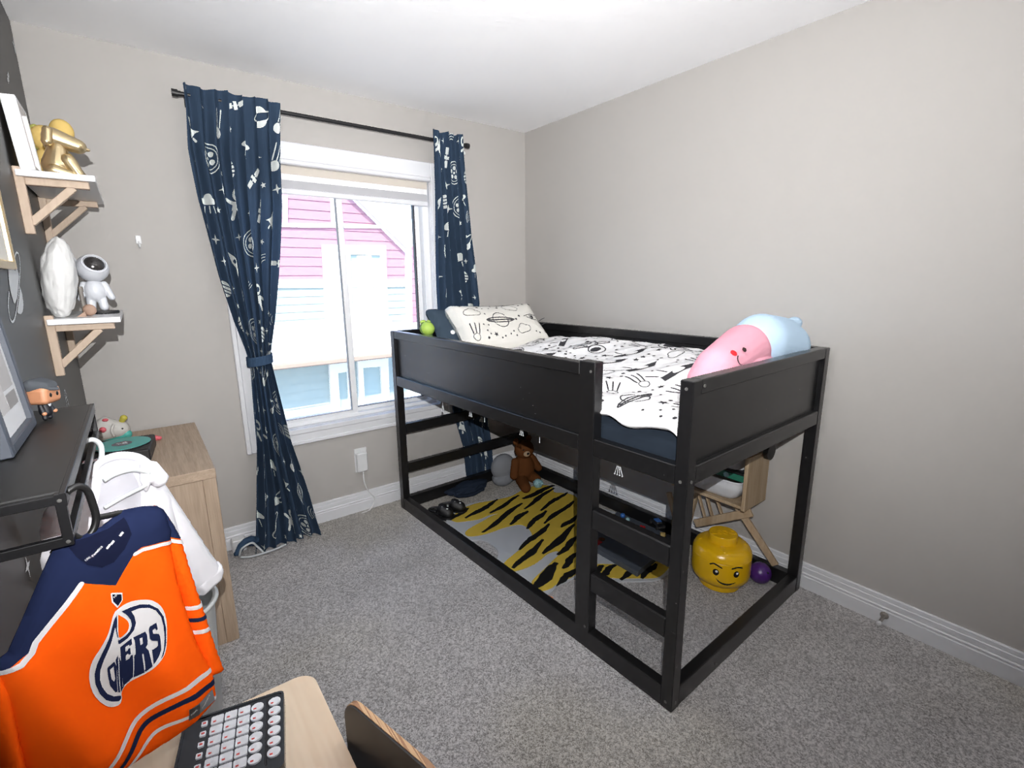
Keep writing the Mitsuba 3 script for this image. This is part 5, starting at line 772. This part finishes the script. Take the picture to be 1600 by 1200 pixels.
satin('vinyl_teal', (0.05, 0.42, 0.38), 0.15); satin('toy_pink', (0.72, 0.13, 0.16), 0.3); satin('toy_white', (0.68, 0.66, 0.62), 0.3); satin('toy_teal', (0.08, 0.48, 0.42), 0.3); satin('toy_yellow', (0.62, 0.55, 0.08), 0.3)
RP = rotm(0, 0, -6, (-2.556, -0.452, ch)); rp = thing('record_player', 'black record player with a teal record on the oak cabinet', 'record player')
part(rp, 'case', moved(tri(m3.Manifold.batch_hull([ell((x, y, z), 0.008, seg=16) for x in (-0.095, 0.095) for y in (-0.115, 0.112) for z in (0.008, 0.046)])), RP), 'black_rubber', 40)
part(rp, 'platter', moved(lathe([(0, 0.054), (0.096, 0.054), (0.096, 0.0575), (0, 0.0575)], 48), RP), 'dark_rubber', 35); part(rp, 'record', moved(lathe([(0.003, 0.0578), (0.0985, 0.0578), (0.099, 0.0588), (0.0985, 0.0598), (0.036, 0.0598), (0.034, 0.0590), (0.003, 0.0595)], 64), RP), 'vinyl_teal', 35, label='teal record')
lb_g = circ(0, 0, 0.034, 40); part(rp, 'record_label', moved(extr(lb_g, 0.0006, 0.0597), RP), 'tag_grey', label='grey record label'); part(rp, 'record_label', moved(extr(unary_union([sbox(-0.02, 0.004, 0.018, 0.010), sbox(-0.014, -0.010, 0.020, -0.005), sbox(-0.004, 0.014, 0.014, 0.018)]), 0.0004, 0.0603), RP), 'mat_white')
part(rp, 'spindle', moved(lathe([(0, 0.059), (0.003, 0.059), (0.0025, 0.068), (0, 0.069)], 12), RP), 'steel_brushed', 30); part(rp, 'tone_arm', moved(tube(spline([(-0.085, 0.108, 0.064), (-0.098, 0.03, 0.068), (-0.088, -0.05, 0.066), (-0.066, -0.070, 0.062)], 24), 0.003, 8), RP), 'steel_brushed', True)
TT = rotm(0, 0, -12, (-2.598, -0.135, ch)); tw = thing('activity_toy', 'white and teal toddler activity toy with red buttons at the cabinet corner', 'toy')
def tpt(nm, m, mat, sm=True, label=None): part(tw, nm, moved(tri(m) if hasattr(m, 'to_mesh') else m, TT), mat, sm, label)
tpt('body', hullsph(((-0.038, 0, 0.045), 0.040), ((0.030, 0, 0.050), 0.038), ((-0.025, 0, 0.085), 0.030)).trim_by_plane([0, 0, 1], 0.006), 'toy_white', 40); tpt('base', hullsph(((-0.03, 0, 0.020), 0.020), ((0.052, -0.005, 0.024), 0.022)).trim_by_plane([0, 0, 1], 0.0), 'toy_teal', 40, 'teal base')
tpt('button', ell((-0.022, -0.042, 0.066), (0.013, 0.008, 0.013)), 'toy_pink', True, 'red button'); tpt('button', ell((-0.012, -0.022, 0.106), (0.012, 0.010, 0.007)), 'toy_pink', True, 'red button'); tpt('knob', hullsph(((0.040, 0, 0.085), 0.010), ((0.052, -0.002, 0.103), 0.014)), 'toy_yellow', True, 'yellow knob'); tpt('eye', ell((0.048, -0.034, 0.060), 0.004, seg=12), 'bead_black'); tpt('handle', tube(spline([(0.02, -0.036, 0.085), (0.012, -0.052, 0.06), (0.016, -0.046, 0.03)], 16), 0.006, 8), 'toy_white')
single('pink_bead', soft(union(ell((-2.440, -0.265, ch + 0.012), (0.013, 0.011, 0.012)), ell((-2.428, -0.268, ch + 0.010), (0.010, 0.009, 0.010))), 0.004, 3), 'toy_pink', 'small pink toy piece on the cabinet beside the record player', 'toy', True)
for k_, (y_, hgt, mat, lb) in enumerate(((-0.775, 0.17, 'black_board', 'thin black book standing on the cabinet behind the hanging shelf'), (-0.755, 0.15, 'toy_gold', 'thin gold book standing on the cabinet between two others'), (-0.735, 0.16, 'toy_red', 'thin red book standing on the cabinet, last of the three'))):
    bk = thing('book', lb, 'book', 'books standing on the cabinet'); part(bk, 'cover', bx((-2.662, y_, ch + 0.0005), (-2.555, y_ + 0.016, ch + hgt * 0.55), 0.001), mat); part(bk, 'pages', bx((-2.659, y_ + 0.002, ch + 0.003), (-2.5545, y_ + 0.014, ch + hgt * 0.55 + 0.0005), 0.0005), 'mat_white')
satin('basket_white', (0.66, 0.67, 0.66), 0.3)
bs = thing('laundry_basket', 'white plastic laundry basket on the carpet between the jersey and the cabinet', 'basket'); BX_, BY_ = -2.488, -1.165
prof = [(0, 0.0), (0.105, 0.0), (0.112, 0.006), (0.138, 0.425), (0.146, 0.43), (0.148, 0.44), (0.142, 0.447), (0.134, 0.442), (0.108, 0.012), (0, 0.012)]
bw = m3.Manifold(m3.Mesh(np.asarray(lathe(prof, 64).vertices, np.float32), np.asarray(lathe(prof, 64).faces, np.uint32)))
holes = [bxm((0.09, -0.004, 0.10 + 0.09 * r), (0.16, 0.004, 0.16 + 0.09 * r), 0.001).rotate([0, 0, a]) for a in range(0, 360, 15) for r in (1, 2)]
try: bw2 = tri(bw - union(*holes))
except Exception: bw2 = lathe(prof, 64)
part(bs, 'body', moved(bw2 if len(bw2.faces) > 100 else lathe(prof, 64), rotm(at=(BX_, BY_, 0))), 'basket_white', 35); part(bs, 'rim', moved(trimesh.creation.torus(0.1445, 0.0075, 64, 10), rotm(at=(BX_, BY_, 0.440))), 'basket_white', True)

# ---------------------------------------------------------------- small desk with the button pad, and its chair
dkk = thing('kids_desk', 'low light birch desk with rounded corners at the bottom left', 'desk'); DZ = 0.50
dtop = sbox(-2.665, -2.45, -2.194, -1.812).buffer(-0.045).buffer(0.045, quad_segs=10); part(dkk, 'top', extr(dtop, 0.018, DZ - 0.018), 'birch_top', label='birch top')
for x, y in ((-2.625, -2.41), (-2.235, -2.41), (-2.625, -1.853), (-2.235, -1.853)): part(dkk, 'leg', beam((x, y, DZ - 0.018), (x, y, 0.0), 0.03, 0.03), 'birch_top')
satin('pad_black', (0.020, 0.023, 0.028), 0.15); satin('button_white', (0.70, 0.72, 0.76), 0.15); satin('print_red', (0.55, 0.06, 0.05), 0.3)
kp = thing('button_pad', 'black electronic learning pad with white buttons on the birch desk', 'toy'); pc = [(-2.271,-1.865,0.528)][0]
PA = math.atan2(0.215, -0.977); e1 = np.array([math.cos(PA), math.sin(PA)]); e2 = np.array([e1[1], -e1[0]]); e2 = e2 if e2[1] < 0 else -e2
MP = np.eye(4); MP[:2, 0], MP[:2, 1], MP[2, 2] = -e1, -e2, 1; MP[:3, 3] = [pc[0], pc[1], DZ]
part(kp, 'case', moved(extr(sbox(-0.205, -0.21, 0.0, 0.0).buffer(-0.012).buffer(0.012), 0.024, 0.0005), MP), 'pad_black', 30); part(kp, 'edge_trim', moved(extr(ringof(sbox(-0.205, -0.21, 0.0, 0.0).buffer(-0.012).buffer(0.012), 0.005), 0.003, 0.0245), MP), 'pad_black'); part(kp, 'divider', moved(bx((-0.037, -0.19, 0.0245), (-0.033, -0.012, 0.027), 0.001), MP), 'black_metal')
bmesh = {'oval': extr(elli(0, 0, 0.0132, 0.0115), 0.004), 'square': extr(sbox(-0.0123, -0.0112, 0.0123, 0.0112).buffer(-0.003).buffer(0.003), 0.004), 'small': extr(sbox(-0.006, -0.0065, 0.006, 0.0065).buffer(-0.002).buffer(0.002), 0.004)}
for r_ in range(6):
    for x_, kind in ((-0.020, 'oval'), (-0.056, 'oval'), (-0.083, 'square'), (-0.110, 'square'), (-0.137, 'square'), (-0.162, 'small')):
        yy_ = -0.026 - 0.030 * r_ * 0.93 - (0.002 if kind == 'oval' else 0); b_ = numbered(kp + '__button'); mm = bmesh[kind].copy(); mm.apply_translation((x_, yy_, 0.0245)); put(b_, moved(mm, MP), 'button_white')
        dd = extr(sbox(x_ - 0.008, yy_ - 0.006, x_ - 0.002, yy_ - 0.002) if kind != 'small' else sbox(x_ - 0.003, yy_ - 0.002, x_ + 0.003, yy_ + 0.003), 0.0004, 0.0284); put(b_ + '__mark', moved(dd, MP), 'print_red')
chh = thing('kids_chair', 'small bentwood chair with black padded back at the bottom edge', 'chair'); A0 = np.array([-2.180, -2.065]); tdir = np.array([0.26, -0.966]); nrm = np.array([-0.966, -0.26])
MCc = np.eye(4); MCc[:3, 0] = [*tdir, 0]; MCc[:3, 1] = [0, 0, 1]; MCc[:3, 2] = [*nrm, 0]; MCc[:3, 3] = [*A0, 0]
if np.linalg.det(MCc[:3, :3]) < 0: MCc[:3, 2] *= -1
sg = 1.0 if MCc[0, 2] < 0 else -1.0
bk_ = sbox(0, 0.34, 0.30, 0.615).buffer(-0.05).buffer(0.05, quad_segs=12)
part(chh, 'backrest', moved(extr(bk_, 0.012, -0.006), MCc), 'plywood_edge', label='layered plywood backrest'); part(chh, 'back_pad', moved(extr(bk_.buffer(-0.002), 0.004, 0.006 if sg > 0 else -0.010), MCc), 'black_board', label='black inner face')
inner = nrm * 0.30; quad = [A0 + tdir * 0.01, A0 + tdir * 0.29, A0 + tdir * 0.29 + inner, A0 + tdir * 0.01 + inner]
part(chh, 'seat', extr(Polygon([tuple(q) for q in quad]).buffer(-0.04).buffer(0.04), 0.014, 0.29), 'plywood_edge')
for q in quad:
    c_ = np.mean(quad, 0); q2 = q + (c_ - q) * 0.12; part(chh, 'leg', beam((*q2, 0.292), (*(q + (c_ - q) * 0.02), 0.0), 0.024, 0.024), 'plywood_edge')
for s_ in (0.05, 0.25): p_ = A0 + tdir * s_; part(chh, 'back_post', beam((*(p_ - nrm * 0.014), 0.0), (*(p_ - nrm * 0.014), 0.50), 0.024, 0.016, (*nrm, 0)), 'plywood_edge')
